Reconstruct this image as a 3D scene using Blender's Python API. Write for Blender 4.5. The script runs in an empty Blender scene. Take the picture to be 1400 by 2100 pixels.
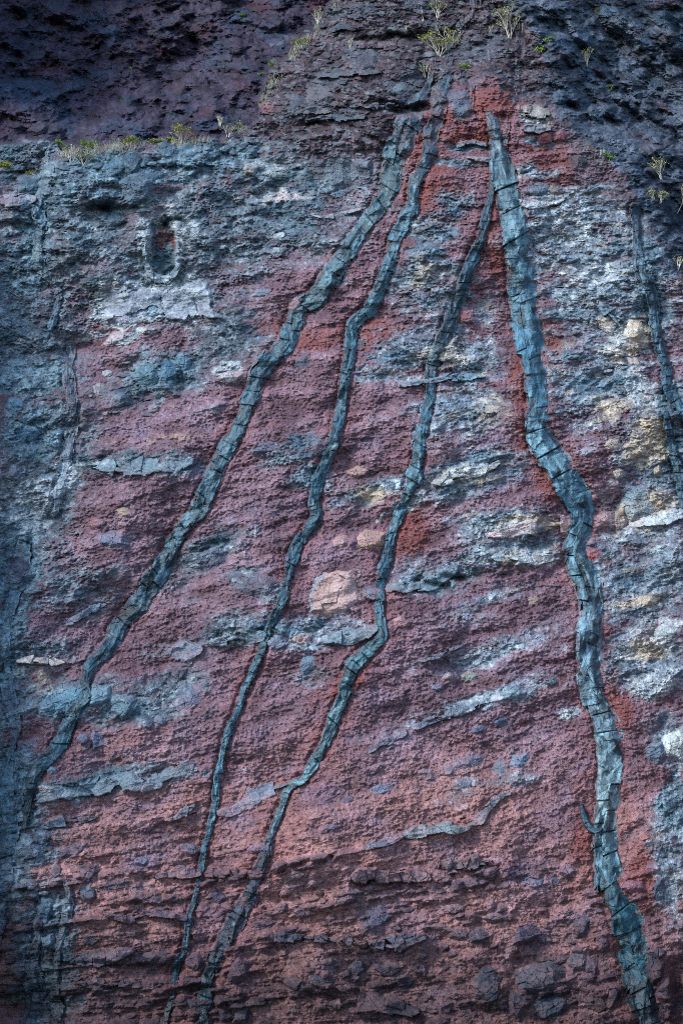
import bpy, math, random
import numpy as np
from mathutils import Vector
R = math.radians

# ------------------------------------------------------------------ camera, sky, sun, exposure
sc = bpy.context.scene
col = sc.collection
CAM = np.array([0.0, 0.0, 6.0]); PITCH = R(15.0); HALF = R(19.0)
cd = bpy.data.cameras.new('camera'); cam = bpy.data.objects.new('camera', cd); col.objects.link(cam)
cd.sensor_fit = 'VERTICAL'; cd.sensor_height = 24.0; cd.lens = 12.0 / math.tan(HALF)
cd.clip_start = 0.1; cd.clip_end = 3000
cam.location = CAM; cam.rotation_euler = (math.pi/2 + PITCH, 0, 0)
sc.camera = cam
SUN_EL, SUN_AZ = R(38), R(234)          # azimuth clockwise from +Y: behind and to the left of the viewer
w = bpy.data.worlds.new('World'); sc.world = w; w.use_nodes = True
nt = w.node_tree; nt.nodes.clear()
sky = nt.nodes.new('ShaderNodeTexSky'); sky.sky_type = 'NISHITA'; sky.sun_disc = False
sky.sun_elevation = SUN_EL; sky.sun_rotation = SUN_AZ
sky.air_density = 1.0; sky.dust_density = 0.6; sky.ozone_density = 3.0
bg = nt.nodes.new('ShaderNodeBackground'); bg.inputs[1].default_value = 0.125
wo = nt.nodes.new('ShaderNodeOutputWorld')
nt.links.new(sky.outputs[0], bg.inputs[0]); nt.links.new(bg.outputs[0], wo.inputs[0])
sd = bpy.data.lights.new('sun', 'SUN'); sd.energy = 1.5; sd.angle = R(12); sd.color = (1.0, 0.97, 0.94)
sun = bpy.data.objects.new('sun', sd); col.objects.link(sun)
sdir = Vector((math.sin(SUN_AZ)*math.cos(SUN_EL), math.cos(SUN_AZ)*math.cos(SUN_EL), math.sin(SUN_EL)))
sun.rotation_euler = sdir.to_track_quat('Z', 'Y').to_euler()
sc.view_settings.view_transform = 'Standard'; sc.view_settings.look = 'None'
sc.cycles.filter_width = 0.9
sc.cycles.use_denoising = False
sc.view_settings.exposure = 1.7; sc.view_settings.gamma = 1.0

# ------------------------------------------------------------------ numeric helpers
def hsh(ix, iy, seed):
    h = (ix.astype(np.int64)*374761393 + iy.astype(np.int64)*668265263 + seed*1274126177) & 0xffffffff
    h = ((h ^ (h >> 13)) * 1274126177) & 0xffffffff
    h = ((h ^ (h >> 16)) * 2246822519) & 0xffffffff
    return ((h ^ (h >> 15)) & 0xffffff) / float(0xffffff)
def perlin(x, y, seed):
    xi = np.floor(x); yi = np.floor(y); fx = x-xi; fy = y-yi
    xi = xi.astype(np.int64); yi = yi.astype(np.int64)
    u = fx*fx*fx*(fx*(fx*6-15)+10); v = fy*fy*fy*(fy*(fy*6-15)+10)
    def g(dx, dy):
        a = hsh(xi+dx, yi+dy, seed)*2*np.pi
        return np.cos(a)*(fx-dx) + np.sin(a)*(fy-dy)
    n0 = g(0,0)*(1-u)+g(1,0)*u; n1 = g(0,1)*(1-u)+g(1,1)*u
    return (n0*(1-v)+n1*v)*1.9
def fbm(x, y, octv, seed, gain=0.5):
    a = 1.0; s = 0.0; t = 0.0
    c, sn = math.cos(0.6), math.sin(0.6)
    for k in range(octv):
        s = s + a*perlin(x, y, seed+k*17); t += a*a
        x, y = (x*c - y*sn)*2.03+3.1, (x*sn + y*c)*2.03+7.7; a *= gain
    return s/math.sqrt(t)
def voronoi(x, y, seed, jit=0.92):
    xi = np.floor(x).astype(np.int64); yi = np.floor(y).astype(np.int64)
    f1 = np.full(x.shape, 9.0); f2 = np.full(x.shape, 9.0)
    cx = np.zeros(x.shape); cy = np.zeros(x.shape); ix = np.zeros(x.shape, np.int64); iy = np.zeros(x.shape, np.int64)
    for dy in (-1, 0, 1):
        for dx in (-1, 0, 1):
            jx = xi+dx; jy = yi+dy
            px = jx+0.5+(hsh(jx, jy, seed)-0.5)*jit; py = jy+0.5+(hsh(jx, jy, seed+5)-0.5)*jit
            d = np.hypot(x-px, y-py)
            m = d < f1
            f2 = np.where(m, f1, np.minimum(f2, d))
            f1 = np.where(m, d, f1); cx = np.where(m, px, cx); cy = np.where(m, py, cy)
            ix = np.where(m, jx, ix); iy = np.where(m, jy, iy)
    return f1, f2, x-cx, y-cy, ix, iy
def facet(x, y, seed, tilt=1.3):
    """broken rock: every cell a plane of its own height and slope; returns height, edge gap, cell tone"""
    f1, f2, dx, dy, ix, iy = voronoi(x, y, seed)
    h = (hsh(ix, iy, seed+11)-0.5) + tilt*((hsh(ix, iy, seed+12)-0.5)*dx + (hsh(ix, iy, seed+13)-0.5)*dy)
    return h, f2-f1, hsh(ix, iy, seed+14)
def lowpoly(x, y, seed):
    """broken rock without steps: flat triangles joined at their edges; returns height, face tone"""
    wx = x+0.33*perlin(x*0.7, y*0.7, seed+3); wy = y+0.33*perlin(x*0.7+9, y*0.7+5, seed+4)
    xi = np.floor(wx).astype(np.int64); yi = np.floor(wy).astype(np.int64); fx = wx-xi; fy = wy-yi
    flip = hsh(xi, yi, seed+8) > 0.5; gx = np.where(flip, 1-fx, fx)
    a = hsh(xi+flip, yi, seed); b = hsh(xi+1-flip, yi, seed); c = hsh(xi+flip, yi+1, seed); d = hsh(xi+1-flip, yi+1, seed)
    lo = gx > fy
    h = np.where(lo, a+(b-a)*gx+(d-b)*fy, a+(d-c)*gx+(c-a)*fy)
    return h-0.5, hsh(xi*2+lo, yi, seed+9)
def ss(a, b, x):
    t = np.clip((x-a)/(b-a), 0, 1); return t*t*(3-2*t)
def lin(c):
    c = np.asarray(c, float)/255.0
    return np.where(c <= 0.04045, c/12.92, ((c+0.055)/1.055)**2.4)
LIGHT = np.array([0.92, 0.90, 0.98])        # one constant: from picture tone to surface colour
def alb(r, g, b): return lin((r, g, b))/LIGHT
def mix(a, b, t):
    t = np.asarray(t)[..., None]; return np.asarray(a)*(1-t)+np.asarray(b)*t

# ------------------------------------------------------------------ cliff plane
NRM = np.array([0, -math.cos(R(12)), math.sin(R(12))]); P0 = np.array([0, 53.0, 6.0])
UP = np.array([0, -math.sin(PITCH), math.cos(PITCH)]); FW = np.array([0, math.cos(PITCH), math.sin(PITCH)])
TS = np.array([0, math.sin(R(12)), math.cos(R(12))])
KN = float((P0-CAM) @ NRM)
def at(px, py, h):
    """point of the cliff seen at photo pixel (px, py), h metres out from the mean cliff plane"""
    px = np.asarray(px, float); py = np.asarray(py, float)
    k = math.tan(HALF)/1050.0
    d = np.stack([(px-700)*k, np.zeros_like(px), np.zeros_like(px)], -1) + ((1050-py)*k)[..., None]*UP + FW
    t = (h + KN)/(d @ NRM)
    return CAM + d*t[..., None]

STEP = 1.45
def axis(a, b, far):
    c = np.arange(a, b+0.01, STEP); lo = []; hi = []; q = STEP*1.3; x = a
    while x > a-far: x -= q; lo.append(x); q = min(q*1.25, 24)
    q = STEP*1.3; x = c[-1]
    while x < b+far: x += q; hi.append(x); q = min(q*1.25, 24)
    return np.array(lo[::-1]+list(c)+hi), len(lo), len(c)
XS, X0, NX = axis(-22, 1422, 520); YS, Y0, NY = axis(-22, 2122, 420)
GX, GY = np.meshgrid(XS, YS)
flat = at(GX, GY, 0.0)
S = flat[..., 0]; T = (flat-P0) @ TS          # metres along and up the cliff
def ix_of(x): return int(np.clip(round((x-(-22))/STEP), 0, NX-1))+X0
def iy_of(y): return int(np.clip(round((y-(-22))/STEP), 0, NY-1))+Y0

# ------------------------------------------------------------------ traced lines: dikes and ledges
def catmull(pts, n=8):
    p = np.array(pts, float); p = np.vstack([2*p[0]-p[1], p, 2*p[-1]-p[-2]]); out = []
    for i in range(1, len(p)-2):
        a, b, c, d = p[i-1], p[i], p[i+1], p[i+2]
        m = max(2, int(np.hypot(*(c-b)[:2])/n))
        for k in range(m):
            t = k/m
            out.append(0.5*((2*b)+(c-a)*t+(2*a-5*b+4*c-d)*t*t+(3*b-a-3*c+d)*t**3))
    out.append(p[-2]); return np.array(out)
def line_field(pts, pad=60, ws=1.0):
    """signed side distance, run length and half width (photo pixels) on a window of the cliff grid"""
    q = catmull(pts); q[:, 2] *= ws
    wmax = q[:, 2].max()/2
    x0, x1 = ix_of(q[:,0].min()-wmax-pad), ix_of(q[:,0].max()+wmax+pad)+1
    y0, y1 = iy_of(q[:,1].min()-wmax-pad), iy_of(q[:,1].max()+wmax+pad)+1
    shp = (y1-y0, x1-x0); D = np.full(shp, 999.0); A = np.full(shp, 999.0); H = np.ones(shp); run = 0.0
    W = np.full(shp, 1e-12); WL = np.zeros(shp); WD = np.zeros(shp)
    for a, b in zip(q[:-1], q[1:]):
        e = b[:2]-a[:2]; ln = max(1e-6, np.hypot(*e)); r = max(a[2], b[2])/2+pad
        i0, i1 = ix_of(min(a[0], b[0])-r), ix_of(max(a[0], b[0])+r)+1
        j0, j1 = iy_of(min(a[1], b[1])-r), iy_of(max(a[1], b[1])+r)+1
        X = GX[j0:j1, i0:i1]; Y = GY[j0:j1, i0:i1]; wv = (slice(j0-y0, j1-y0), slice(i0-x0, i1-x0))
        t = np.clip(((X-a[0])*e[0]+(Y-a[1])*e[1])/ln**2, 0, 1)
        dx = X-a[0]-t*e[0]; dy = Y-a[1]-t*e[1]; dd = np.hypot(dx, dy)
        sg = np.sign(e[0]*dy-e[1]*dx); m = dd < A[wv]
        A[wv] = np.where(m, dd, A[wv]); D[wv] = np.where(m, dd*sg, D[wv])
        cx, cy = (a[:2]+b[:2])/2; ex, ey = X-cx, Y-cy; sg2 = 2*max(13, 0.55*a[2])**2
        wt = np.exp(-(ex*ex+ey*ey)/sg2); W[wv] += wt; WL[wv] += wt*(run+ln/2+(ex*e[0]+ey*e[1])/ln); WD[wv] += wt*(e[0]*ey-e[1]*ex)/ln
        H[wv] = np.where(m, np.maximum(2, (a[2]+(b[2]-a[2])*t)/2), H[wv]); run += ln
    return dict(win=(slice(y0, y1), slice(x0, x1)), D=D, A=A, L=WL/W, H=H, S=WD/W)

TEAL = (50, 84, 101); LTEAL = (78, 112, 130); DTEAL = (24, 50, 64); PURP = (48, 48, 66); GREY = (92, 102, 116)
# (points x,y,width), tones along y, raise, halo, label
DIKES = [
 dict(p=[(886,150,8),(872,188,22),(848,230,46),(824,285,62),(806,340,56),(794,395,52),(757,450,36),(721,500,42),(687,555,46),(650,605,50),(611,640,46),(585,705,46),(540,755,42),(520,800,38),(500,850,36),(480,895,35),(450,945,42),(425,1005,45),(405,1050,40),(362,1100,42),(343,1140,46),(312,1195,48),(290,1235,46),(250,1275,44),(220,1330,42),(188,1365,36),(174,1400,25),(178,1428,24),(150,1460,32),(135,1500,30),(114,1540,38),(82,1570,36),(66,1604,30),(58,1655,22),(50,1700,12)],
      t=[(200,TEAL),(330,(64,98,112)),(640,(74,108,122)),(700,TEAL),(1000,(66,100,116)),(1300,(36,70,88)),(1500,(48,86,104)),(1650,DTEAL)], r=0.34, halo=16, label='long leftmost blue-grey dike slanting from the ridge down to the lower left'),
 dict(p=[(926,122,10),(916,160,28),(897,225,42),(884,275,40),(873,325,34),(852,375,28),(845,425,30),(826,460,30),(806,500,28),(798,535,28),(780,585,28),(755,635,30),(726,665,32),(719,695,26),(714,740,25),(706,790,25),(699,830,24),(686,900,25),(657,975,26),(644,1025,24),(648,1062,24),(625,1095,24),(602,1135,24),(587,1195,22),(581,1225,21),(560,1265,20),(541,1320,18),(525,1365,18),(505,1410,18),(486,1460,16),(467,1505,17),(456,1555,16),(446,1600,16),(442,1645,16),(430,1700,15),(420,1740,14),(410,1790,14),(400,1840,14),(385,1895,15),(380,1945,15),(362,1980,20),(355,2035,16),(341,2085,14),(328,2140,14)],
      t=[(170,TEAL),(330,(42,76,94)),(500,(72,110,128)),(700,(60,96,112)),(1060,(40,78,94)),(1300,TEAL),(1600,(66,108,126)),(1800,(30,72,92)),(2100,(20,60,78))], r=0.30, halo=22, label='thin dike winding from the ridge to the bottom edge, nearest the long leftmost dike'),
 dict(p=[(1010,352,12),(1005,400,16),(996,450,20),(984,490,22),(973,520,26),(962,548,28),(944,600,28),(925,650,28),(905,700,26),(885,745,24),(880,785,22),(881,815,22),(871,855,24),(861,900,26),(855,950,25),(845,988,30),(829,1030,24),(818,1060,23),(802,1100,22),(792,1150,24),(780,1195,22),(777,1240,22),(781,1285,22),(772,1318,32),(742,1345,34),(716,1380,32),(704,1430,30),(690,1460,28),(670,1515,26),(645,1560,24),(624,1595,18),(590,1618,18),(575,1660,14),(556,1710,16),(540,1760,24),(515,1825,34),(490,1875,36),(460,1935,38),(440,1975,34),(424,2025,28),(420,2075,30),(414,2140,28)],
      t=[(350,(40,66,80)),(560,(44,78,96)),(690,(50,72,86)),(850,(46,82,100)),(950,(66,106,124)),(1200,(40,82,102)),(1340,(56,92,104)),(1560,(76,112,124)),(1680,(92,118,130)),(1760,(52,56,74)),(1850,(40,52,70)),(1960,(34,46,64)),(2010,(22,64,78)),(2120,(18,56,72))], r=0.30, halo=34, label='thin middle dike with a sharp elbow, just left of the wide right dike'),
 dict(p=[(1002,232,16),(1010,250,24),(1020,300,36),(1030,350,44),(1040,400,50),(1050,450,48),(1060,500,54),(1066,550,60),(1070,600,58),(1078,650,54),(1087,710,52),(1095,765,46),(1100,815,44),(1100,855,46),(1108,900,52),(1138,950,60),(1165,990,60),(1188,1035,50),(1192,1070,44),(1178,1120,48),(1190,1160,55),(1205,1200,54),(1212,1250,46),(1207,1310,48),(1205,1370,48),(1216,1420,50),(1237,1465,52),(1250,1515,52),(1252,1560,50),(1247,1595,46),(1245,1635,45),(1240,1675,44),(1238,1725,50),(1247,1785,52),(1257,1835,56),(1280,1885,66),(1294,1935,64),(1304,1990,60),(1320,2040,70),(1334,2085,56),(1345,2140,50)],
      t=[(250,TEAL),(350,(66,92,104)),(520,(78,108,122)),(620,(62,98,116)),(780,(54,92,112)),(930,(84,118,134)),(1060,(66,104,122)),(1180,(74,104,118)),(1260,(88,114,130)),(1420,(96,126,142)),(1640,(98,122,130)),(1760,(66,98,112)),(1850,(36,78,92)),(2000,(22,66,82)),(2100,(16,50,64))], r=0.5, halo=34, label='widest blue-grey dike running down the right half of the red cliff'),
 dict(p=[(1061,66,12),(1057,115,15),(1061,160,14),(1056,200,16),(1040,230,16),(1037,265,15),(1036,306,14)], t=[(60,(48,68,90)),(300,(50,80,96))], r=0.25, halo=18, label='short narrow dike below the twin pale bushes on the ridge'),
 dict(p=[(1300,425,22),(1305,470,20),(1309,545,25),(1329,585,28),(1340,640,24),(1347,700,22),(1364,750,26),(1376,805,28),(1398,845,24),(1430,900,24)], t=[(425,(46,66,84)),(560,(66,92,110)),(800,(52,90,110))], r=0.3, halo=10, label='blue-grey dike near the right edge, leaning out of the photo'),
 dict(p=[(1364,845,10),(1368,880,18),(1376,912,22),(1388,960,24),(1396,1000,20),(1400,1040,12)], t=[(840,(44,76,94)),(1050,(56,88,104))], r=0.25, halo=8, label='short dark dike at the right edge under the leaning dike'),
 dict(p=[(97,326,30),(98,360,36),(92,392,34),(80,420,32),(82,470,26),(78,510,24),(82,548,28),(104,575,30),(122,604,18),(116,640,17),(104,672,16),(90,704,8)], t=[(320,(56,86,106)),(420,(50,94,120)),(560,(46,70,84)),(640,(48,92,116))], r=0.3, halo=0, label='weathered blue dike remnant on the left ending in a curved tail'),
 dict(p=[(146,722,26),(142,770,28),(150,830,26),(147,880,30),(136,960,24),(122,1010,24),(112,1050,24)], t=[(720,(52,78,98)),(850,(44,60,78)),(960,(110,132,150)),(1050,(86,112,132))], r=0.18, halo=0, label='faded broken dike below the curved blue tail on the left'),
 dict(p=[(52,1110,24),(44,1160,36),(30,1205,28),(20,1260,22),(14,1330,24),(20,1420,30),(30,1500,26),(22,1560,34)], t=[(1110,(48,82,104)),(1200,(46,80,102)),(1400,(66,92,112)),(1560,(50,84,102))], r=0.2, halo=0, label='dark blue rock band along the left edge at mid height'),
 dict(p=[(24,1585,52),(22,1650,56),(16,1725,50),(10,1800,40),(4,1875,30),(-10,1960,26)], t=[(1585,(56,88,104)),(1700,(40,82,104)),(1780,(20,52,76)),(1950,(14,34,54))], r=0.35, halo=0, label='teal jointed dike hugging the lower left edge'),
 dict(p=[(84,1880,26),(76,1930,26),(70,1985,34),(72,2040,46),(66,2085,40),(62,2140,40)], t=[(1880,(38,52,70)),(2000,(32,58,78)),(2100,(28,56,78))], r=0.3, halo=0, label='tall column of jointed dark blocks in the lower left corner'),
 dict(p=[(137,1812,20),(141,1850,22),(136,1890,22),(124,1935,18),(117,1990,20),(112,2040,28),(120,2085,30),(128,2140,24)], t=[(1812,(50,78,92)),(1900,(46,60,80)),(2100,(26,50,70))], r=0.25, halo=0, label='slimmer column of dark blocks right of the corner column'),
 dict(p=[(974,-10,34),(968,25,34),(950,52,26),(925,95,22),(912,130,26),(900,170,24)], t=[(0,(46,62,82)),(170,(62,78,96))], r=0.25, halo=0, label='faint upper dike climbing past the pale bush to the top edge'),
 dict(p=[(1002,84,6),(1001,105,8),(1003,125,8)], t=[(80,(110,120,132))], r=0.12, halo=0, label='tiny pale upright dike stub on the ridge'),
 dict(p=[(968,165,10),(966,200,11),(968,232,12),(990,242,14),(1012,250,14)], t=[(165,(50,66,84))], r=0.2, halo=6, label='thin hooked dike joining the head of the widest dike'),
]
LEDGES = [
 ([(212,646,16),(240,632,46),(275,620,56),(305,622,50),(340,628,44),(372,618,62),(400,612,64),(420,640,34),(452,650,10)], (106,112,128), .3, 'jagged whitish outcrop of broken plates under the dark niche'),
 ([(302,490,4),(298,515,8),(304,552,12),(330,574,18),(358,564,15),(368,520,8),(364,490,4)], (112,126,140), .4, 'pale U-shaped seam rimming the dark niche'),
 ([(798,1208,14),(815,1208,20),(845,1206,24),(885,1196,26),(912,1182,22),(932,1170,12)], (82,102,114), .32, 'blue-grey ledge jutting right from the middle dike above the elbow'),
 ([(750,1214,16),(763,1216,20),(776,1214,18)], (78,92,108), .22, 'short grey ledge between the pink slab and the middle dike'),
 ([(752,1543,6),(775,1528,14),(800,1517,14),(826,1504,14)], (84,98,116), .16, 'lower left piece of the slanting grey vein in the right red bed'),
 ([(850,1492,10),(872,1484,14),(895,1477,12),(921,1471,8)], (78,94,112), .16, 'narrow middle piece of the slanting grey vein'),
 ([(930,1462,20),(950,1454,22),(978,1444,18),(1000,1438,10)], (82,96,112), .25, 'thicker upper end of the slanting grey vein'),
 ([(832,1712,14),(850,1708,24),(880,1702,26),(915,1699,26),(946,1701,22),(966,1694,12)], (90,108,120), .34, 'pale grey flat ledge in the lower middle cinder'),
 ([(970,1692,10),(985,1680,26),(1000,1660,18),(1018,1640,14),(1042,1626,10)], (86,98,114), .22, 'grey tongue rising right from the pale flat ledge'),
 ([(752,1740,8),(772,1735,18),(800,1727,20),(822,1716,10)], (88,96,114), .3, 'small grey ledge left of and below the pale flat ledge'),
 ([(450,1667,10),(470,1666,16),(490,1658,20),(525,1632,28),(560,1614,26),(590,1608,14)], (92,104,122), .18, 'smooth blue-grey ledge between the two thin dikes low down'),
 ([(70,1640,14),(110,1628,26),(180,1622,30),(240,1606,36),(270,1604,38),(300,1606,24),(330,1596,28),(365,1582,30),(388,1570,20)], (92,108,122), .24, 'long pale grey ledge left of the thin dikes in the lower left'),
 ([(88,1695,8),(110,1690,20),(140,1684,22),(170,1680,12),(195,1676,6)], (72,98,116), .26, 'small teal ledge under the long pale grey ledge'),
 ([(340,1682,6),(362,1676,16),(385,1662,14),(402,1650,6)], (80,100,118), .18, 'small blue sliver left of the thinnest dike low down'),
 ([(820,790,8),(848,786,12),(878,782,10),(905,778,12),(935,772,16),(962,772,14),(990,770,8)], (74,104,122), .25, 'thin blue vein crossing the middle dike at mid height'),
 ([(878,998,10),(905,988,16),(935,976,30),(960,972,26),(990,966,16),(1022,950,10)], (146,146,146), .2, 'cream and grey seam between the middle and widest dikes'),
 ([(160,952,8),(215,956,20),(250,962,30),(300,958,30),(350,958,22),(390,946,12)], (100,122,136), .2, 'pale blue seam of rubble in the left part at mid height'),
 ([(128,1282,10),(160,1266,18),(190,1250,14),(225,1236,6)], (88,108,126), .18, 'slanting thin blue ledge left of the long leftmost dike'),
 ([(346,1338,20),(375,1336,28),(408,1334,20)], (92,108,126), .18, 'flat blue-grey slab between the leftmost and thin dikes'),
 ([(430,1320,10),(470,1312,24),(510,1306,24),(536,1306,16)], (96,114,130), .2, 'blue-grey rubble seam touching the thin dike from the left'),
 ([(668,1312,26),(695,1306,40),(735,1300,34),(768,1288,18)], (92,112,126), .26, 'blue-grey ledge left of the elbow of the middle dike'),
 ([(720,1802,12),(740,1798,24),(770,1800,26),(805,1800,26),(840,1795,28),(876,1800,18)], (78,68,80), .4, 'long row of brown lava blocks in the lower middle cinder'),
 ([(908,1780,18),(925,1776,26),(950,1770,30),(975,1768,30),(1002,1766,16)], (82,76,86), .45, 'short row of upright brown lava blocks right of the long row'),
 ([(556,1922,12),(580,1922,20),(615,1925,22),(650,1924,20),(668,1926,12)], (52,62,82), .4, 'dark ledge of blocks right of the middle dike near its foot'),
 ([(672,1926,14),(700,1930,20),(745,1938,20)], (46,70,88), .34, 'smooth dark blue ledge continuing right of the dark blocks'),
 ([(764,1940,18),(800,1938,28),(840,1932,26),(868,1922,18)], (46,66,84), .45, 'dark blue ledge of blocks in the bottom centre'),
 ([(210,1872,10),(240,1880,18),(270,1884,22),(310,1872,18),(350,1878,12),(380,1884,10)], (56,56,74), .34, 'low dark bench of lava left of the thinnest dike'),
 ([(126,1962,18),(165,1968,26),(205,1966,28),(240,1956,24),(272,1948,10)], (44,66,86), .42, 'dark blue bench of blocks right of the corner columns'),
 ([(326,1796,16),(350,1790,22),(380,1788,24),(406,1790,16)], (66,68,84), .32, 'dark lava row just left of the thinnest dike'),
 ([(424,1794,14),(450,1792,24),(480,1788,14)], (70,60,72), .3, 'brown lava row just right of the thinnest dike'),
 ([(570,2000,16),(600,2014,26),(640,2022,22),(680,2024,14)], (54,54,72), .4, 'purple-grey ledge right of the foot of the middle dike'),
 ([(690,2060,20),(740,2052,36),(800,2060,30),(850,2076,22)], (40,48,66), .5, 'dark heap-like ledge at the bottom edge centre'),
 ([(150,2010,14),(200,2020,24),(250,2016,20),(285,2020,12)], (36,54,76), .35, 'dark blue ledge low in the left corner under the bench'),
 ([(10,2040,20),(40,2030,24),(70,2020,16)], (30,50,68), .3, 'dark ledge left of the corner column'),
 ([(466,524,5),(486,508,8),(506,496,8),(530,488,10),(560,486,9),(582,480,8)], (128,138,148), .14, 'thin pale vein left of the long dike near the top'),
 ([(632,440,4),(670,446,8),(700,438,8),(735,428,8)], (136,138,144), .12, 'pale vein touching the long dike from the left high up'),
 ([(630,248,8),(668,240,12),(705,243,10),(745,240,8)], (70,80,92), .35, 'grey overhanging lip on the dark ridge'),
 ([(605,232,10),(640,226,16),(672,228,12)], (84,86,94), .3, 'rounded ledge above the grey lip on the dark ridge'),
 ([(650,155,8),(700,152,12),(760,148,12),(785,146,6)], (66,76,88), .3, 'thin dark shelf high on the ridge'),
 ([(720,218,6),(760,216,10),(800,218,12),(815,214,8)], (70,82,94), .28, 'narrow shelf just left of the heads of the dikes'),
 ([(680,62,8),(705,56,12),(730,60,8)], (52,62,74), .25, 'small dark shelf at the top of the ridge'),
 ([(940,298,8),(965,292,12),(992,296,10)], (90,108,124), .22, 'grey slab between the thin dike and widest dike heads'),
 ([(955,322,6),(975,326,10),(1000,328,8)], (112,108,120), .16, 'mauve seam below the grey slab at the dike heads'),
 ([(1070,225,20),(1095,228,30),(1122,232,14)], (128,124,122), .3, 'pale banded outcrop right of the narrow ridge dike'),
 ([(1078,265,18),(1105,262,22),(1124,264,16)], (100,116,128), .35, 'bluish slab under the pale banded outcrop'),
 ([(1064,412,14),(1090,418,18),(1120,414,20),(1150,406,14)], (146,142,150), .2, 'whitish seam right of the widest dike near the top'),
 ([(856,1358,5),(884,1350,8),(911,1342,8),(956,1319,6)], (88,98,114), .12, 'upper faint grey vein right of the elbow'),
 ([(948,1349,6),(975,1340,9),(1008,1329,6)], (140,142,152), .12, 'faint whitish streak beside the upper grey vein'),
 ([(1000,1094,10),(1030,1090,22),(1065,1082,24),(1110,1076,28),(1160,1074,30),(1172,1073,20)], (170,142,146), .16, 'pale pink seam reaching the widest dike from the left'),
 ([(1295,1078,14),(1330,1070,22),(1370,1062,20),(1410,1050,18)], (148,158,168), .2, 'pale grey seam at the right edge under the grey dome'),
 ([(1225,620,10),(1245,640,18),(1270,665,16)], (88,110,126), .2, 'small slanting blue seam in the pale grey right part'),
 ([(1000,1150,12),(1040,1142,20),(1085,1148,24),(1130,1144,12)], (128,140,150), .16, 'whitish rubble seam left of the widest dike at mid height'),
 ([(5,415,20),(40,412,24),(70,408,12)], (128,118,134), .25, 'pale mauve ledge left of the weathered blue dike'),
 ([(40,1358,8),(80,1352,22),(110,1352,24),(130,1356,10)], (168,156,156), .3, 'cream crumbling ledge left of the long dike low down'),
]
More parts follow.
